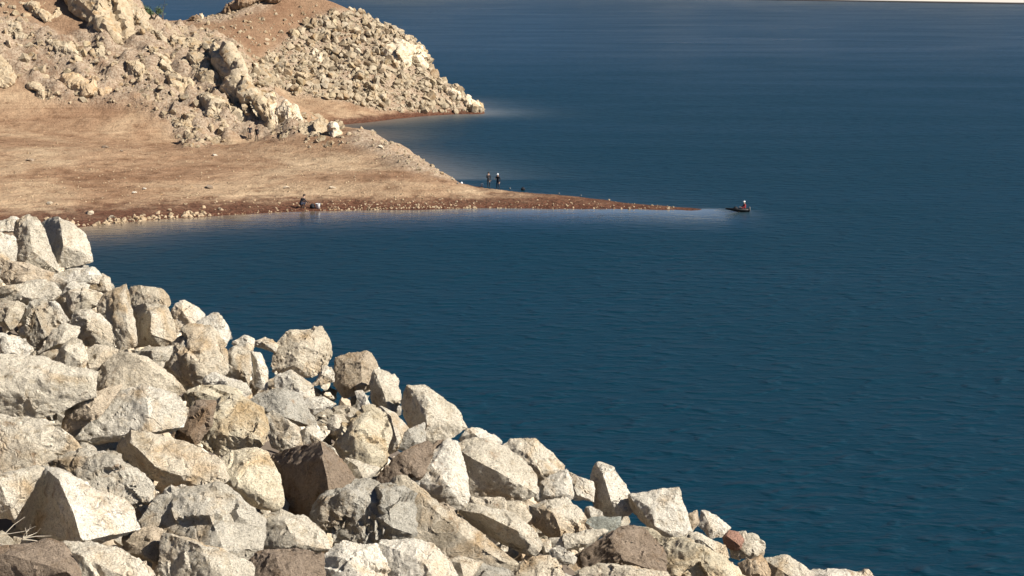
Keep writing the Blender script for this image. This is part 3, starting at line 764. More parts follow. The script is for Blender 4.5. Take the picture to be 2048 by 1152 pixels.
# keep only those fillers the camera can see
bpy.context.view_layer.update()
dg = bpy.context.evaluated_depsgraph_get()
for o in fill:
    c = o.matrix_world.translation; seen = False
    for k in range(14):
        off = Vector((r.uniform(-1, 1), r.uniform(-1, 1), r.uniform(-.4, 1))) * 0.42 * o.scale[0]
        dr = (c + off - cam.location).normalized()
        ok, loc, nn, ix, ob, mm = scene.ray_cast(dg, cam.location, dr)
        if ok and ob is not None and ob.name == o.name: seen = True; break
    if not seen: bpy.data.objects.remove(o)
fill = [o for o in scene.objects if o.name.startswith('rubble_stone')]
WORD = dict(C='cream', L='white', T='tan', B='brown', G='grey', Y='yellowish', S='greyish')
anch = []
for o in scene.objects:
    if o.name.startswith('riprap_boulder') and len(o['label'].split()) <= 10:
        a, b = project(*o.location); anch.append((float(a), float(b), o['label']))
used_l = {}
for o in fill:
    a, b = project(*o.location)
    near = sorted(anch, key=lambda t: (t[0] - a) ** 2 + (t[1] - b) ** 2)[:4]
    for n_a in near:
        dx, dy = a - n_a[0], b - n_a[1]
        w_ = ('right of' if dx > 0 else 'left of') if abs(dx) > abs(dy) else ('below' if dy > 0 else 'above')
        lab = 'small %s stone %s the %s' % (WORD[o['tk']], w_, n_a[2])
        if lab not in used_l and len(lab.split()) <= 16:
            used_l[lab] = 1; o['label'] = lab; break
    del o['tk']
    
# ---------------------------------------------------------------- named rocks on the peninsula
SLABS = [
 ('rock_slab', 'long leaning slab, outermost of the cliff ribs on the near hill', "425,88 445,85 470,120 500,190 522,250 504,262 480,230 455,160", 'C'),
 ('rock_slab', 'second leaning cliff rib, running down to the beach by two people', "452,95 476,110 502,160 532,230 550,266 532,268 505,210 475,140", 'C'),
 ('rock_slab', 'short cliff rib low on the beach side of the near hill', "500,186 518,182 543,228 558,262 545,266 520,225", 'T'),
 ('rock_slab', 'pale tooth of rock leaning right of the cliff ribs', "535,192 545,186 556,225 562,262 550,264 540,230", 'L'),
 ('boulder', 'black and white speckled boulder at the end of the cliff', "555,216 570,203 590,214 603,240 596,264 576,268 558,246", 'L'),
 ('rock_outcrop', 'low knobbly outcrop standing alone on the beach', "598,262 614,248 640,240 656,250 660,285 640,302 608,292", 'T'),
 ('boulder', 'pale upright block at the right end of the low beach outcrop', "655,250 668,245 681,264 682,288 664,290 657,272", 'L'),
 ('rock_slab', 'broad bare cliff face high on the near hill', "130,-30 240,-40 252,0 262,20 258,74 236,82 190,62 160,30", 'T'),
 ('boulder', 'squared boulder on the skyline of the near hill', "256,20 285,18 298,42 310,62 292,76 262,76", 'C'),
 ('boulder', 'small split boulder just below the squared skyline boulder', "304,60 322,66 340,88 336,96 318,80", 'C'),
 ('rock_slab', 'cracked slab at the picture edge, halfway up the near hill', "-40,105 18,118 30,145 12,178 -40,180", 'T'),
 ('rock_slab', 'smooth slab leaning between rubble on the near hill', "188,95 205,90 215,118 206,126 192,120", 'C'),
 ('rock_outcrop', 'jagged crest outcrop where the near hill meets the cliff ribs', "345,78 380,86 430,90 442,110 400,118 360,102", 'T'),
 ('rock_outcrop', 'steep craggy face left of the cliff ribs', "378,108 430,118 458,170 442,205 410,175 384,142", 'T'),
 ('rock_outcrop', 'craggy knob below the squared skyline boulder', "298,98 330,108 352,150 330,168 303,142", 'C'),
 ('rock_outcrop', 'split outcrop halfway down the middle of the near hill', "338,150 380,162 402,210 370,218 343,188", 'T'),
 ('rock_outcrop', 'craggy outcrop just above the two people at the cliff foot', "400,188 446,198 470,236 458,262 426,254 404,222", 'C'),
 ('rock_outcrop', 'small outcrop below the broad bare cliff face', "248,118 290,128 302,166 268,168", 'T'),
 ('rock_outcrop', 'leaning outcrop above the rubble fan of the near hill', "298,178 330,188 344,226 310,218", 'T'),
 ('rock_outcrop', 'lowest outcrop at the foot of the rubble fan', "338,224 390,234 412,272 370,280 343,256", 'T'),
 ('rock_outcrop', 'dark-shadowed outcrop over the left end of the beach', "126,152 190,158 224,180 200,200 148,190", 'B'),
 ('rock_outcrop', 'low outcrop nearest the beach at the left', "56,168 110,176 134,202 80,202", 'T'),
 ('rock_outcrop', 'blocky outcrop left of the broad bare cliff face', "96,82 150,92 166,116 118,116", 'C'),
 ('rock_outcrop', 'rough outcrop touching the picture edge high on the near hill', "-10,40 40,46 52,78 5,82", 'C'),
 ('rock_outcrop', 'topmost outcrop at the left of the near hill', "36,6 110,12 124,48 58,44", 'T'),
 ('boulder', 'pale block at the outer edge of the headland cliff', "820,86 842,92 854,128 850,150 824,142", 'L'),
 ('boulder', 'pale block set back beside the headland cliff edge', "762,96 798,84 818,93 823,134 800,146 778,128", 'L'),
 ('rock_slab', 'smooth beige slab in the middle of the headland rubble', "586,150 622,140 629,144 628,182 602,182 582,168", 'T'),
 ('boulder', 'bright white boulder catching the sun high on the headland', "616,108 628,97 636,102 632,116 622,120", 'L'),
 ('boulder', 'narrow white boulder just below the bright one', "632,116 642,106 646,118 640,132 632,130", 'L'),
 ('boulder', 'round boulder with a dark left side low in the headland rubble', "726,186 736,172 752,172 762,184 760,204 740,210", 'C'),
 ('boulder', 'white wedge boulder at the very tip of the headland', "922,206 935,192 954,204 963,218 946,223 932,216", 'L'),
 ('boulder', 'white boulder second from the tip of the headland', "894,180 914,178 926,194 918,202 900,198", 'L'),
 ('boulder', 'dark upright boulder on the headland skyline', "446,24 453,8 462,13 466,30 452,34", 'D'),
 ('rock_slab', 'dark slanting slab at the summit of the headland', "456,10 472,2 520,-8 560,-22 560,-4 520,6 470,14", 'D'),
 ('boulder', 'dark low boulder at the left end of the headland skyline', "376,40 382,33 394,30 402,36 400,42", 'D'),
 ('boulder', 'small white boulder among the skyline rocks', "398,28 405,26 408,38 400,40", 'L'),
]
HEADG = 'boulders of the far headland and cliff'
for i, (nm, lab, ol, tone) in enumerate(SLABS):
    pts = parse(ol); cx = sum(p[0] for p in pts) / len(pts); cyy = sum(p[1] for p in pts) / len(pts)
    h = None
    for dy in (0, 4, 8, 14, 20, 30):
        h = hit(cx, cyy + dy)
        if h is not None: break
    if h is None: continue
    o = px_rock(nm, lab, ol, "", tone, depth=h, cat={'boulder': 'boulder', 'rock_slab': 'rock slab', 'rock_outcrop': 'outcrop'}[nm], group=HEADG, mat=M_FAR,
            minL=.16, res=20, rough=1.9, grow=1.03, seed=300 + i, tilt=0.9 if nm == 'rock_slab' else 1.0 if nm == 'rock_outcrop' else .5, push=(.5 if nm == 'rock_outcrop' else -0.5), thick=1.0, facet=.5, chips=9)
    o.color = (*dim(o.color, .68 if tone in 'CT' else .86), 1)

# rubble on the headland, hill, mound and shore
def scatter(polys, n, smin, smax, seed, pw=1.0, zmin=0.1):
    g = np.random.default_rng(seed); out = []
    xs = [p[0] for q in polys for p in q]; ys = [p[1] for q in polys for p in q]
    x0 = on_z(min(xs), min(ys), 0); 
    while len(out) < n:
        m = 4000
        X = g.uniform(-110, 10, m); Y = g.uniform(215, 358, m); Zs = hf(X, Y)
        a, b = project(X, Y, Zs)
        k = np.zeros(m, bool)
        for p in polys: k |= in_poly(a, b, p)
        k &= Zs > zmin
        # facing the camera
        dzy = hf(X, Y + .8) - hf(X, Y - .8)
        k &= dzy > -1.2
        k &= ~in_poly(a, b, [(480, 240), (538, 240), (545, 296), (450, 296)])
        for i in np.nonzero(k)[0]:
            out.append((X[i], Y[i], Zs[i], smin + (smax - smin) * g.random() ** pw, a[i], b[i]))
    return out[:n]
r = random.Random(77)
HB = 'cream boulder lying loose in the rubble that covers the far headland'
HL = 'tan boulder lying loose on the rocky slope of the near hill'
head = scatter([HEAD_POLY], 4600, 0.32, 1.9, 31, 3.0)
head.sort(key=lambda t: -t[3] * r.uniform(.55, 1))
for X, Y, Zs, s, a, b in head[:290]:
    put_stone('headland_boulder', r.choice(STONE_LO), (X, Y, Zs + .22 * s), s, dim(TONE[r.choice('CCLTTYB')], .58), HB, 'boulder', 'boulders in the headland rubble', r)
o = stuff_stones('headland_rubble', [np.array(t[:3]) for t in head[290:]], [t[3] for t in head[290:]], 'cream rubble covering the far headland', M_FAR, seed=4)
o.color = (*dim(TONE['C'], .58), 1)
HILL_BANDS = [[(-20, 45), (60, 55), (95, 70), (90, 85), (-20, 85)], [(90, 70), (190, 85), (225, 120), (200, 130), (90, 90)],
              [(60, 160), (130, 150), (200, 165), (225, 190), (210, 210), (150, 205), (70, 185)],
              [(230, 95), (330, 110), (360, 190), (480, 235), (520, 278), (380, 295), (330, 250), (300, 200), (240, 150)],
              [(-20, 0), (30, 5), (60, 35), (-20, 40)], [(480, 130), (560, 120), (600, 180), (540, 170)], [(600, 225), (680, 240), (690, 290), (610, 300)]]
hl = scatter(HILL_BANDS * 2 + [HILL_POLY], 3600, 0.3, 1.7, 33, 3.2)
hl.sort(key=lambda t: -t[3])
for X, Y, Zs, s, a, b in hl[:250]:
    put_stone('hillside_boulder', r.choice(STONE_LO), (X, Y, Zs - .02 * s), s, dim(TONE[r.choice('CTTTYB')], .60), HL, 'boulder', 'boulders on the near hill', r)
o = stuff_stones('hillside_rubble', [np.array(t[:3]) for t in hl[250:]], [t[3] for t in hl[250:]], 'tan rubble on the near hill', M_FAR, seed=5)
o.color = (*dim(TONE['T'], .6), 1)
top = scatter([TOP_POLY, MOUND_POLY], 260, .3, .9, 35, 1.5) + scatter([[(470, 30), (650, 5), (600, 90), (500, 150), (440, 80), (340, 55)]], 420, .2, 1.2, 36, 3.0)
o = stuff_stones('mound_rubble', [np.array(t[:3]) for t in top], [t[3] for t in top], 'small rubble on the low mound and the headland top', M_FAR, seed=6)
o.color = (*dim(TONE['T'], .6), 1)
# stones and gravel along the waterline of the spit
g = np.random.default_rng(41); pts = []; sz = []
def shore_line(px): return on_z(px, np.interp(px, [p[0] for p in SHORE], [p[1] for p in SHORE]), 0)
for _ in range(1500):
    px = g.uniform(-20, 1350); q = shore_line(px)
    x = q[0] + g.uniform(-.5, .5); y = q[1] + abs(g.normal(0, 2.6)) * g.random() + .1
    dens = 1.0 if (200 < px < 420 or 640 < px < 950) else 0.35
    if g.random() > dens: continue
    z = float(hf(x, y)[0]); pts.append(np.array((x, y, max(z, -.02)))); sz.append((.08 + .3 * g.random() ** 2) if px > 430 else (.1 + .75 * g.random() ** 3))
o = stuff_stones('shore_gravel', pts, sz, 'stones and gravel along the waterline of the spit', M_FAR, seed=8); o.color = (*dim(TONE['B'], .8), 1)
pts = []; sz = []
for _ in range(800):
    px, py = g.uniform(0, 900), g.uniform(280, 410)
    h = hit(px, py)
    if h is None or h[2] < .2: continue
    pts.append(h); sz.append(g.uniform(.08, .3))
o = stuff_stones('beach_stones', pts, sz, 'small stones scattered over the brown beach', M_FAR, seed=12); o.color = (*dim(TONE['B'], .8), 1)
BS = [
 (210, 296, 1.5, 'D', 'dark flat stone lying highest on the left of the beach'), (242, 303, .7, 'D', 'small dark stone right of the dark flat one'),
 (60, 322, 1.1, 'D', 'dark stone on the left of the beach below the flat one'), (418, 376, 1.1, 'D', 'lone dark stone in the middle of the beach'),
 (270, 386, .6, 'L', 'single pale stone on the lower beach'), (288, 380, .55, 'L', 'pale stone just right of the single pale one'),
 (428, 312, .9, 'C', 'cream stone at the foot of the rubble fan'), (575, 377, 1.1, 'B', 'brown ledge stone above the crouching person'),
 (665, 378, 1.1, 'B', 'brown ledge stone right of and above the crouching person'), (100, 408, 1.0, 'T', 'tan stone near the waterline by the riprap'),
 (180, 428, 1.3, 'B', 'brown stone at the waterline nearest the riprap'), (225, 436, .7, 'C', 'pale stone half in the water near the riprap'),
 (745, 262, .9, 'C', 'pale stone on top of the low mound'), (760, 296, 1.0, 'T', 'tan stone on the inner side of the low mound'), (905, 360, .6, 'C', 'pale stone where the mound meets the spit')]
for k, (px, py, s, tn, lab) in enumerate(BS):
    h = hit(px, py)
    if h is None: continue
    o = put_stone('beach_stone', STONE_LO[k % 12], (h[0], h[1], h[2] + .08), s, TONE[tn], lab, 'stone', 'single stones on the beach', r)
    o.scale = (s, s * .8, s * .45); o.rotation_euler = (0.1, 0.05, r.uniform(-.4, .4))

# ---------------------------------------------------------------- people
M_SKIN = plain('skin', (0.42, 0.26, 0.18), 0.6)
def cloth(name, col): return plain(name, col, 0.9, 0.2, 14)
M_BLACK = cloth('black_cloth', (0.012, 0.012, 0.016)); M_NAVY = cloth('navy_cloth', (0.02, 0.025, 0.045)); M_GREY = cloth('grey_cloth', (0.16, 0.16, 0.155))
M_WHITE = cloth('white_cloth', (0.75, 0.74, 0.72)); M_RED = cloth('red_cloth', (0.28, 0.03, 0.03)); M_HAIR = cloth('dark_hair', (0.02, 0.015, 0.012)); M_BOOT = cloth('boot_leather', (0.03, 0.022, 0.018))
M_DENIM = cloth('denim', (0.06, 0.08, 0.12))
def hand_pts(w, dirv):
    return w
def person(label, loc, rz, J, shirt, trousers, hat=None, hatcol=None, size=1.0):
    """J: joints in metres (feet at z=0), facing -Y; one skinned body"""
    root = bpy.data.objects.new('person', None); COL.objects.link(root); root.location = loc; root.rotation_euler = (0, 0, rz); root.scale = (size,) * 3
    root.empty_display_size = .3
    tag(root, label, 'person', 'people by the water')
    names = ['pelvis', 'waist', 'chest', 'neck', 'head', 'crown']
    rad = dict(pelvis=.15, waist=.13, chest=.16, neck=.06, head=.10, crown=.075, sh=.075, el=.05, wr=.034, palm=.036, hip=.105, kn=.065, an=.045, toe=.04)
    V = []; Rr = []; E = []; ix = {}
    def add(n, p, r_): ix[n] = len(V); V.append(Vector(p)); Rr.append(r_)
    for n in names: add(n, J[n], rad[n])
    for a, b in zip(names[:-1], names[1:]): E.append((ix[a], ix[b]))
    for sd_ in 'LR':
        prev = 'chest'
        for n in ('sh', 'el', 'wr', 'palm'):
            add(n + sd_, J[n + sd_], rad[n]); E.append((ix[prev], ix[n + sd_])); prev = n + sd_
        d = (V[ix['palm' + sd_]] - V[ix['wr' + sd_]]).normalized()
        side = d.cross(Vector((0, 0, 1)) if abs(d.z) < .9 else Vector((1, 0, 0))).normalized()
        for q, (o_, l_) in enumerate(((-.03, .055), (-.011, .068), (.009, .065), (.029, .05))):
            p1 = V[ix['palm' + sd_]] + side * o_ + d * .04; p2 = p1 + d * l_ * .6 + Vector((0, -.012, -.01)); 
            add('f%d%s' % (q, sd_), p1, .012); add('g%d%s' % (q, sd_), p2, .008)
            E.append((ix['palm' + sd_], ix['f%d%s' % (q, sd_)])); E.append((ix['f%d%s' % (q, sd_)], ix['g%d%s' % (q, sd_)]))
        p1 = V[ix['palm' + sd_]] - side * .05; add('t' + sd_, p1, .012); E.append((ix['palm' + sd_], ix['t' + sd_]))
        prev = 'pelvis'
        for n in ('hip', 'kn', 'an', 'toe'):
            add(n + sd_, J[n + sd_], rad[n]); E.append((ix[prev], ix[n + sd_])); prev = n + sd_
    hd = V[ix['head']]
    me = bpy.data.meshes.new('body'); me.from_pydata([v[:] for v in V], E, [])
    o = bpy.data.objects.new('body_skin', me); COL.objects.link(o)
    md = o.modifiers.new('skin', 'SKIN'); md.use_smooth_shade = True
    for i, sv in enumerate(me.skin_vertices[0].data):
        sv.radius = (Rr[i], Rr[i] * (0.72 if i in (0, 1, 2) else 1.0)); sv.use_root = (i == 0)
    o.modifiers.new('sub', 'SUBSURF').levels = 1
    bpy.context.view_layer.update()
    ev = o.evaluated_get(bpy.context.evaluated_depsgraph_get())
    nm = bpy.data.meshes.new_from_object(ev); bpy.data.objects.remove(o)
    nm.name = 'body'
    nm.materials.clear()
    for m in (M_SKIN, shirt, trousers, M_BOOT): nm.materials.append(m)
    pts = np.array([v[:] for v in V]); segs = []
    keyed = {0: [], 1: [], 2: [], 3: []}
    for n, i in ix.items():
        if n in ('head', 'crown', 'neck') or n[:4] == 'palm' or n[0] in 'fgt' and n[:3] != 'toe': keyed[0].append(i)
        elif n in ('chest', 'waist') or n[:2] in ('sh', 'el', 'wr'): keyed[1].append(i)
        elif n[:3] == 'toe': keyed[3].append(i)
        elif n[:2] == 'an': keyed[3].append(i)
        else: keyed[2].append(i)
    cls = np.zeros(len(pts), int)
    for k, v in keyed.items(): cls[v] = k
    for p in nm.polygons:
        c = np.array(p.center[:]); d_ = ((pts - c) ** 2).sum(1); p.material_index = int(cls[d_.argmin()]); p.use_smooth = True
    link('body', nm, root)
    # hair or hat
    bm = bmesh.new(); bmesh.ops.create_uvsphere(bm, u_segments=12, v_segments=8, radius=1)
    c = J['crown']; h_ = J['head']
    for v in bm.verts:
        v.co = Vector((v.co.x * .115, v.co.y * .125, max(v.co.z, -.25) * .10)) + Vector(((c[0] + h_[0]) / 2, (c[1] + h_[1]) / 2 + .01, (c[2] + h_[2]) / 2 + .045))
    me2 = bpy.data.meshes.new('hair'); bm.to_mesh(me2); bm.free()
    for p in me2.polygons: p.use_smooth = True
    hp = link('hat' if hat else 'hair', me2, root, hatcol if hat else M_HAIR)
    if hat:
        bm = bmesh.new(); bmesh.ops.create_cone(bm, segments=16, radius1=.2 if hat == 'brim' else .13, radius2=.12, depth=.03, cap_ends=True)
        off = Vector(((c[0] + h_[0]) / 2, (c[1] + h_[1]) / 2 - (0 if hat == 'brim' else .05), (c[2] + h_[2]) / 2 + .035))
        for v in bm.verts: v.co += off
        me3 = bpy.data.meshes.new('brim'); bm.to_mesh(me3); bm.free(); link('brim', me3, hp, hatcol)
    return root
def stand(arm=0.0, lean=0.0, step=.04):
    J = dict(pelvis=(0, 0, .95), waist=(0, -.01 - lean * .3, 1.12), chest=(0, -lean * .6, 1.34), neck=(0, -.01 - lean, 1.49), head=(0, -.03 - lean, 1.62), crown=(0, -.02 - lean, 1.71))
    for s, n in ((1, 'L'), (-1, 'R')):
        J['sh' + n] = (.19 * s, -lean * .7, 1.41)
        J['hip' + n] = (.1 * s, 0, .88); J['kn' + n] = (.12 * s, -.03 + step * s * .5, .48); J['an' + n] = (.13 * s, .02 + step * s, .09); J['toe' + n] = (.15 * s, -.13 + step * s, .04)
        if arm > 0 and n == 'R' or arm > 1:
            J['el' + n] = (.25 * s, -.08 - lean, 1.14); J['wr' + n] = (.16 * s, -.32 - lean, 1.18); J['palm' + n] = (.14 * s, -.40 - lean, 1.2)
        else:
            J['el' + n] = (.27 * s, .03, 1.13); J['wr' + n] = (.27 * s, -.05, .88); J['palm' + n] = (.27 * s, -.07, .80)
    return J
def crouch():
    J = dict(pelvis=(0, .22, .42), waist=(0, .14, .58), chest=(0, -.02, .78), neck=(0, -.13, .92), head=(0, -.19, 1.03), crown=(0, -.21, 1.12))
    for s, n in ((1, 'L'), (-1, 'R')):
        J['sh' + n] = (.18 * s, -.05, .84); J['el' + n] = (.25 * s, -.22, .62); J['wr' + n] = (.17 * s, -.40, .50); J['palm' + n] = (.15 * s, -.47, .46)
        J['hip' + n] = (.11 * s, .18, .38); J['kn' + n] = (.17 * s, -.2, .50); J['an' + n] = (.15 * s, .02, .09); J['toe' + n] = (.16 * s, -.14, .04)
    return J
def sit():
    J = dict(pelvis=(0, .1, .30), waist=(0, .12, .46), chest=(0, .1, .68), neck=(0, .06, .83), head=(0, .03, .96), crown=(0, .03, 1.05))
    for s, n in ((1, 'L'), (-1, 'R')):
        J['sh' + n] = (.19 * s, .09, .75); J['el' + n] = (.27 * s, -.05, .50); J['wr' + n] = (.2 * s, -.3, .48); J['palm' + n] = (.18 * s, -.37, .5)
        J['hip' + n] = (.11 * s, .04, .27); J['kn' + n] = (.15 * s, -.38, .34); J['an' + n] = (.13 * s, -.55, .02); J['toe' + n] = (.13 * s, -.7, .06)
    return J
def ground(px, py):
    h = hit(px, py); return (h[0], h[1], h[2] - .01)
person('person in black standing on the spit, left of the pair', ground(977, 375), .4, stand(1), M_BLACK, M_BLACK)
person('person in a white cap and dark clothes standing on the spit, right of the pair', ground(996, 378), -.5, stand(1, .05), M_BLACK, M_NAVY, 'cap', M_WHITE)
person('person in dark clothes crouching at the waterline beside a bag', ground(605, 417), 2.2, crouch(), M_BLACK, M_NAVY, size=1.22)
person('person in dark jacket at the foot of the cliff, left of two', ground(500, 281), .3, stand(0), M_BLACK, M_BLACK, size=1.12)
person('person in dark jacket at the foot of the cliff, right of two', ground(514, 282), -.4, stand(0, .06), M_BLACK, M_BLACK, size=1.05)

# ---------------------------------------------------------------- gear by the water
def box_bm(bm, c, s, rz=0, taper=1.0, bevel=0.0):
    b2 = bmesh.new(); bmesh.ops.create_cube(b2, size=1)
    for v in b2.verts:
        k = taper if v.co.z > 0 else 1.0
        v.co = Vector((v.co.x * s[0] * k, v.co.y * s[1] * k, v.co.z * s[2]))
    if bevel: bmesh.ops.bevel(b2, geom=b2.edges[:], offset=bevel, segments=2, affect='EDGES')
    bmesh.ops.rotate(b2, verts=b2.verts[:], matrix=Matrix.Rotation(rz, 3, 'Z')); bmesh.ops.translate(b2, verts=b2.verts[:], vec=c)
    m = bpy.data.meshes.new('tmp'); b2.to_mesh(m); b2.free(); bm.from_mesh(m); bpy.data.meshes.remove(m)
def obj_bm(name, bm, parent, mat, smooth=False):
    me = bpy.data.meshes.new(name); bm.to_mesh(me); bm.free()
    for p in me.polygons: p.use_smooth = smooth
    return link(name, me, parent, mat)
def tube(bm, pts, rad, seg=6):
    pts = [Vector(p) for p in pts]; rings = []
    for i, p in enumerate(pts):
        d = (pts[min(i + 1, len(pts) - 1)] - pts[max(i - 1, 0)]).normalized()
        a = d.cross(Vector((0, 0, 1)) if abs(d.z) < .95 else Vector((1, 0, 0))).normalized(); b = d.cross(a)
        rr = rad[i] if hasattr(rad, '__len__') else rad
        rings.append([bm.verts.new(p + a * math.cos(t * 6.2832 / seg) * rr + b * math.sin(t * 6.2832 / seg) * rr) for t in range(seg)])
    for q, w in zip(rings[:-1], rings[1:]):
        for k in range(seg): bm.faces.new((q[k], q[(k + 1) % seg], w[(k + 1) % seg], w[k]))
    bm.faces.new(rings[0][::-1]); bm.faces.new(rings[-1])
def empty(name, loc, rz=0):
    e = bpy.data.objects.new(name, None); COL.objects.link(e); e.location = loc; e.rotation_euler = (0, 0, rz); e.empty_display_size = .2; return e
gx = ground(625, 417)
e = empty('backpack', gx, .3); tag(e, 'black bag on the shore right of the crouching person', 'bag')
bm = bmesh.new(); box_bm(bm, (0, 0, .24), (.55, .36, .48), 0, .8, .08); obj_bm('bag_body', bm, e, M_BLACK, True)
bm = bmesh.new(); box_bm(bm, (0, -.21, .17), (.36, .1, .24), 0, .9, .03); obj_bm('pocket', bm, e, M_BLACK, True)
bm = bmesh.new(); tube(bm, [(-.12, 0, .46), (-.08, 0, .54), (.08, 0, .54), (.12, 0, .46)], .018); obj_bm('handle', bm, e, M_BLACK)
def bucket(label, loc, s=1.0):
    e = empty('bucket', loc); e.scale = (s,) * 3; tag(e, label, 'bucket', 'white buckets on the shore')
    bm = bmesh.new(); r0 = bmesh.ops.create_cone(bm, segments=16, radius1=.14, radius2=.18, depth=.38, cap_ends=False)
    bmesh.ops.translate(bm, verts=bm.verts[:], vec=(0, 0, .2))
    bot = [v for v in bm.verts if v.co.z < .1]; bmesh.ops.contextual_create(bm, geom=bot)
    obj_bm('shell', bm, e, M_WHITE, True)
    bm = bmesh.new(); tube(bm, [(.185 * math.cos(a), .185 * math.sin(a), .385) for a in np.linspace(0, 6.283, 17)], .014); obj_bm('rim', bm, e, M_WHITE)
    bm = bmesh.new(); tube(bm, [(.185 * math.cos(a), .03, .37 + .17 * math.sin(a)) for a in np.linspace(0, 3.1416, 9)], .007); obj_bm('handle', bm, e, M_GREY)
    return e
bucket('white bucket right of the black bag by the crouching person', ground(636, 417), 1.35)
bucket('white bucket left of the pair standing on the spit', ground(964, 374), 1.0)
def sack(label, loc, s, mat):
    bm = bmesh.new(); bmesh.ops.create_icosphere(bm, subdivisions=2, radius=.5)
    for v in bm.verts:
        k = 1 - .55 * max(0, v.co.z / .5) ** 2
        v.co = Vector((v.co.x * k, v.co.y * k * .8, max(v.co.z, -.32) + .32))
        v.co += Vector((random.uniform(-1, 1), random.uniform(-1, 1), random.uniform(-.5, .5))) * .03
    tube(bm, [(0, 0, .78), (.02, 0, .86), (.05, .02, .95)], [.07, .05, .1])
    o = obj_bm('sack', bm, None, mat, True); o.location = loc; o.scale = (s,) * 3; tag(o, label, 'sack', 'sacks and bags left on the spit'); return o
sack('tall white sack at the root of the spit', ground(923, 368), .30, M_WHITE)
sack('small grey sack at the root of the spit', ground(915, 368), .24, M_GREY)
sack('white sack farther along the spit, right of the pair', ground(1020, 378), .22, M_GREY)
sack('black sack on the spit, right of the pair', ground(1046, 381), .5, M_BLACK)
sack('pale sack near the thin end of the spit', ground(1118, 388), .2, M_GREY)
sack('pale sack nearest the tip of the spit', ground(1162, 392), .2, M_GREY)

# small dark boat with a seated person off the tip of the spit
q = on_z(1478, 424, 0)
b = empty('small_boat', (q[0], q[1], 0), 0.12); tag(b, 'small dark pointed boat floating off the tip of the spit', 'boat')
def hull_boat():
    bm = bmesh.new(); n = 13; rings = []
    for i in range(n):
        t = i / (n - 1); x = -1.45 + 2.5 * t
        w = .42 * math.sin(min(1, t * 1.45) * math.pi / 2) * (1 if t < .85 else 1 - (t - .85) * 1.2); w = max(w, .01)
        zt = .36 + .10 * (1 - t) ** 2; up = .42 * (1 - t) ** 1.6
        ring = [(-w, zt), (-w * .85, min(.1 + up, zt - .02)), (-w * .4, -.1 + up), (w * .4, -.1 + up), (w * .85, min(.1 + up, zt - .02)), (w, zt), (w * .86, zt - .005), (w * .7, min(.14 + up, zt - .01)), (0, min(.06 + up, zt - .012)), (-w * .7, min(.14 + up, zt - .01)), (-w * .86, zt - .005)]
        rings.append([bm.verts.new((x, a, z_)) for a, z_ in ring])
    for p, w in zip(rings[:-1], rings[1:]):
        for k in range(11): bm.faces.new((p[k], p[(k + 1) % 11], w[(k + 1) % 11], w[k]))
    bm.faces.new(rings[0]); bm.faces.new(rings[-1][::-1])
    return bm
M_HULL = plain('dark_hull', (0.012, 0.012, 0.013), 0.5)
obj_bm('hull', hull_boat(), b, M_HULL, True)
bm = bmesh.new(); box_bm(bm, (.45, 0, .24), (.26, .62, .05), 0, 1, .01); obj_bm('seat', bm, b, plain('seat_board', (.2, .13, .08)))
bm = bmesh.new(); box_bm(bm, (-.35, 0, .42), (.5, .5, .3), 0, .75, .08); obj_bm('gear_bag', bm, b, M_BLACK, True)
bm = bmesh.new(); box_bm(bm, (1.12, 0, .3), (.16, .2, .5), 0, .7, .04); obj_bm('motor', bm, b, M_GREY, True)
person('person in dark red with a white hat sitting in the small boat', (q[0] + .5, q[1] + .02, .02), R(-75), sit(), M_RED, M_BLACK, 'cap', M_WHITE)

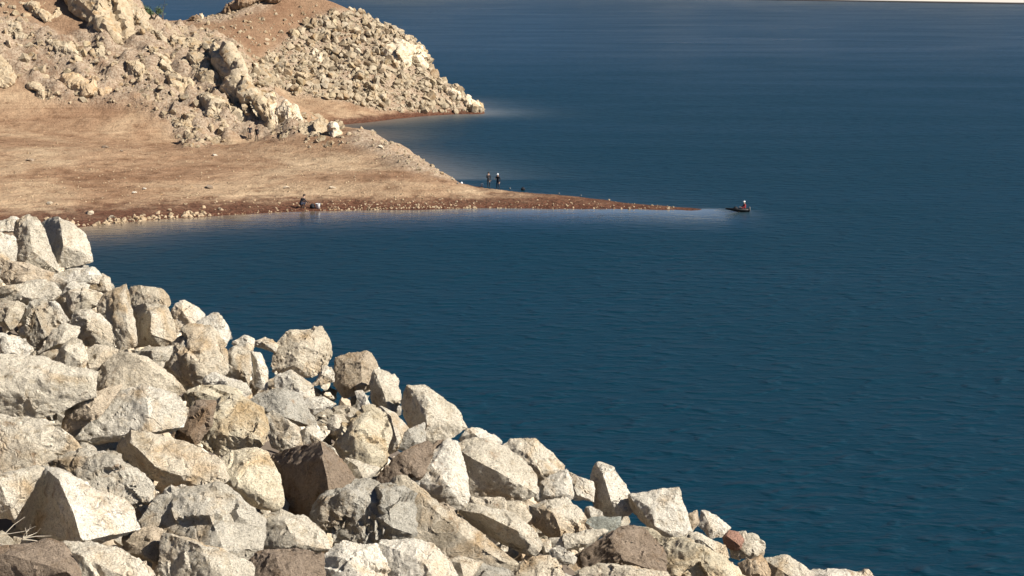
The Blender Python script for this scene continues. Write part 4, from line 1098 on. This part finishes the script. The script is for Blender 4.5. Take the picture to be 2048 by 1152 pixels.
# ---------------------------------------------------------------- shrub on the saddle and dry twigs
def leaf_mass(centres, rad, n, size, seed):
    g = np.random.default_rng(seed); V = []; F = []
    for _ in range(n):
        c = centres[g.integers(len(centres))]; p = np.array(c) + g.normal(0, rad, 3) * np.array((1, 1, .7))
        a = g.normal(size=3); a /= np.linalg.norm(a); b_ = np.cross(a, g.normal(size=3)); b_ /= np.linalg.norm(b_)
        s = size * g.uniform(.6, 1.4); k = len(V)
        V += [p - a * s, p + b_ * s * .4, p + a * s, p - b_ * s * .4]; F.append((k, k + 1, k + 2, k + 3))
    return mesh_from('foliage', V, F)
M_LEAF = plain('shrub_leaf', (0.085, 0.125, 0.055), .7, .4, 2.0); M_BARK = plain('bark', (0.10, 0.075, 0.055), .9, .3)
def shrub(label, px, py, w, h_, n, seed, bare=False):
    hq = hit(px, py)
    if hq is None: hq = at(px, py, 352)
    e = empty('tree' if bare else 'shrub', (hq[0], hq[1], hq[2] - .1)); tag(e, label, 'tree' if bare else 'shrub')
    g = random.Random(seed); bm = bmesh.new(); tips = []
    for k in range(7 if not bare else 2):
        a = g.uniform(0, 6.28); L = h_ * g.uniform(.6, 1.0)
        p0 = Vector((0, 0, 0)); p1 = Vector((math.cos(a) * w * .15, math.sin(a) * w * .15, L * .45)); p2 = Vector((math.cos(a) * w * .42, math.sin(a) * w * .3, L * .9))
        if bare: p2 = Vector((.12 * L + .2 * k, 0, L))
        tube(bm, [p0, p1, p2], [.06, .045, .012], 5); tips += [p1.lerp(p2, .6), p2]
        for _ in range(3):
            q_ = p1.lerp(p2, g.uniform(.1, .9)); q2 = q_ + Vector((g.uniform(-.4, .4), g.uniform(-.3, .3), g.uniform(.1, .5))) * h_ * .4
            tube(bm, [q_, q2], [.022, .008], 4); tips.append(q2)
    obj_bm('trunk', bm, e, M_BARK)
    o = link('crown', leaf_mass([t[:] for t in tips], w * .09, n, .13, seed), e, M_LEAF)
    return e
shrub('grey-green shrub on the saddle beside the hill skyline', 308, 42, 2.6, 2.0, 900, 1)
shrub('low dull shrub beside the taller grey-green one', 292, 40, 1.8, 1.6, 500, 2)
shrub('thin bare sapling leaning over the saddle against the water', 326, 40, 1.2, 3.6, 26, 3, True)

def twigs(label, px, py, seed, n=9, L=.32):
    c = on_slope(px, py); e = empty('dry_twig', (c[0], c[1] - .25, c[2] + .1)); tag(e, label, 'dry twigs')
    g = random.Random(seed); M = plain('dead_stem', (.62, .54, .42), .9)
    for k in range(n):
        a = g.uniform(-.5, 1.9); p = Vector((0, 0, 0)); pts_ = [p]
        for j in range(4):
            p = p + Vector((math.cos(a) * L * .3, g.uniform(-.3, .3) * L * .3, math.sin(a) * L * .22 * g.uniform(.2, 1.2))); a += g.uniform(-.5, .5); pts_.append(p)
        bm = bmesh.new(); tube(bm, pts_, [.004, .0034, .0028, .002, .001], 5); obj_bm('stem', bm, e, M)
twigs('bleached dry twigs poking from the gap beside the dark corner boulder', -12, 1092, 4, 6, .34)
twigs('little dry sprig at the foot of the pyramid boulder', 66, 1086, 6, 5, .16)
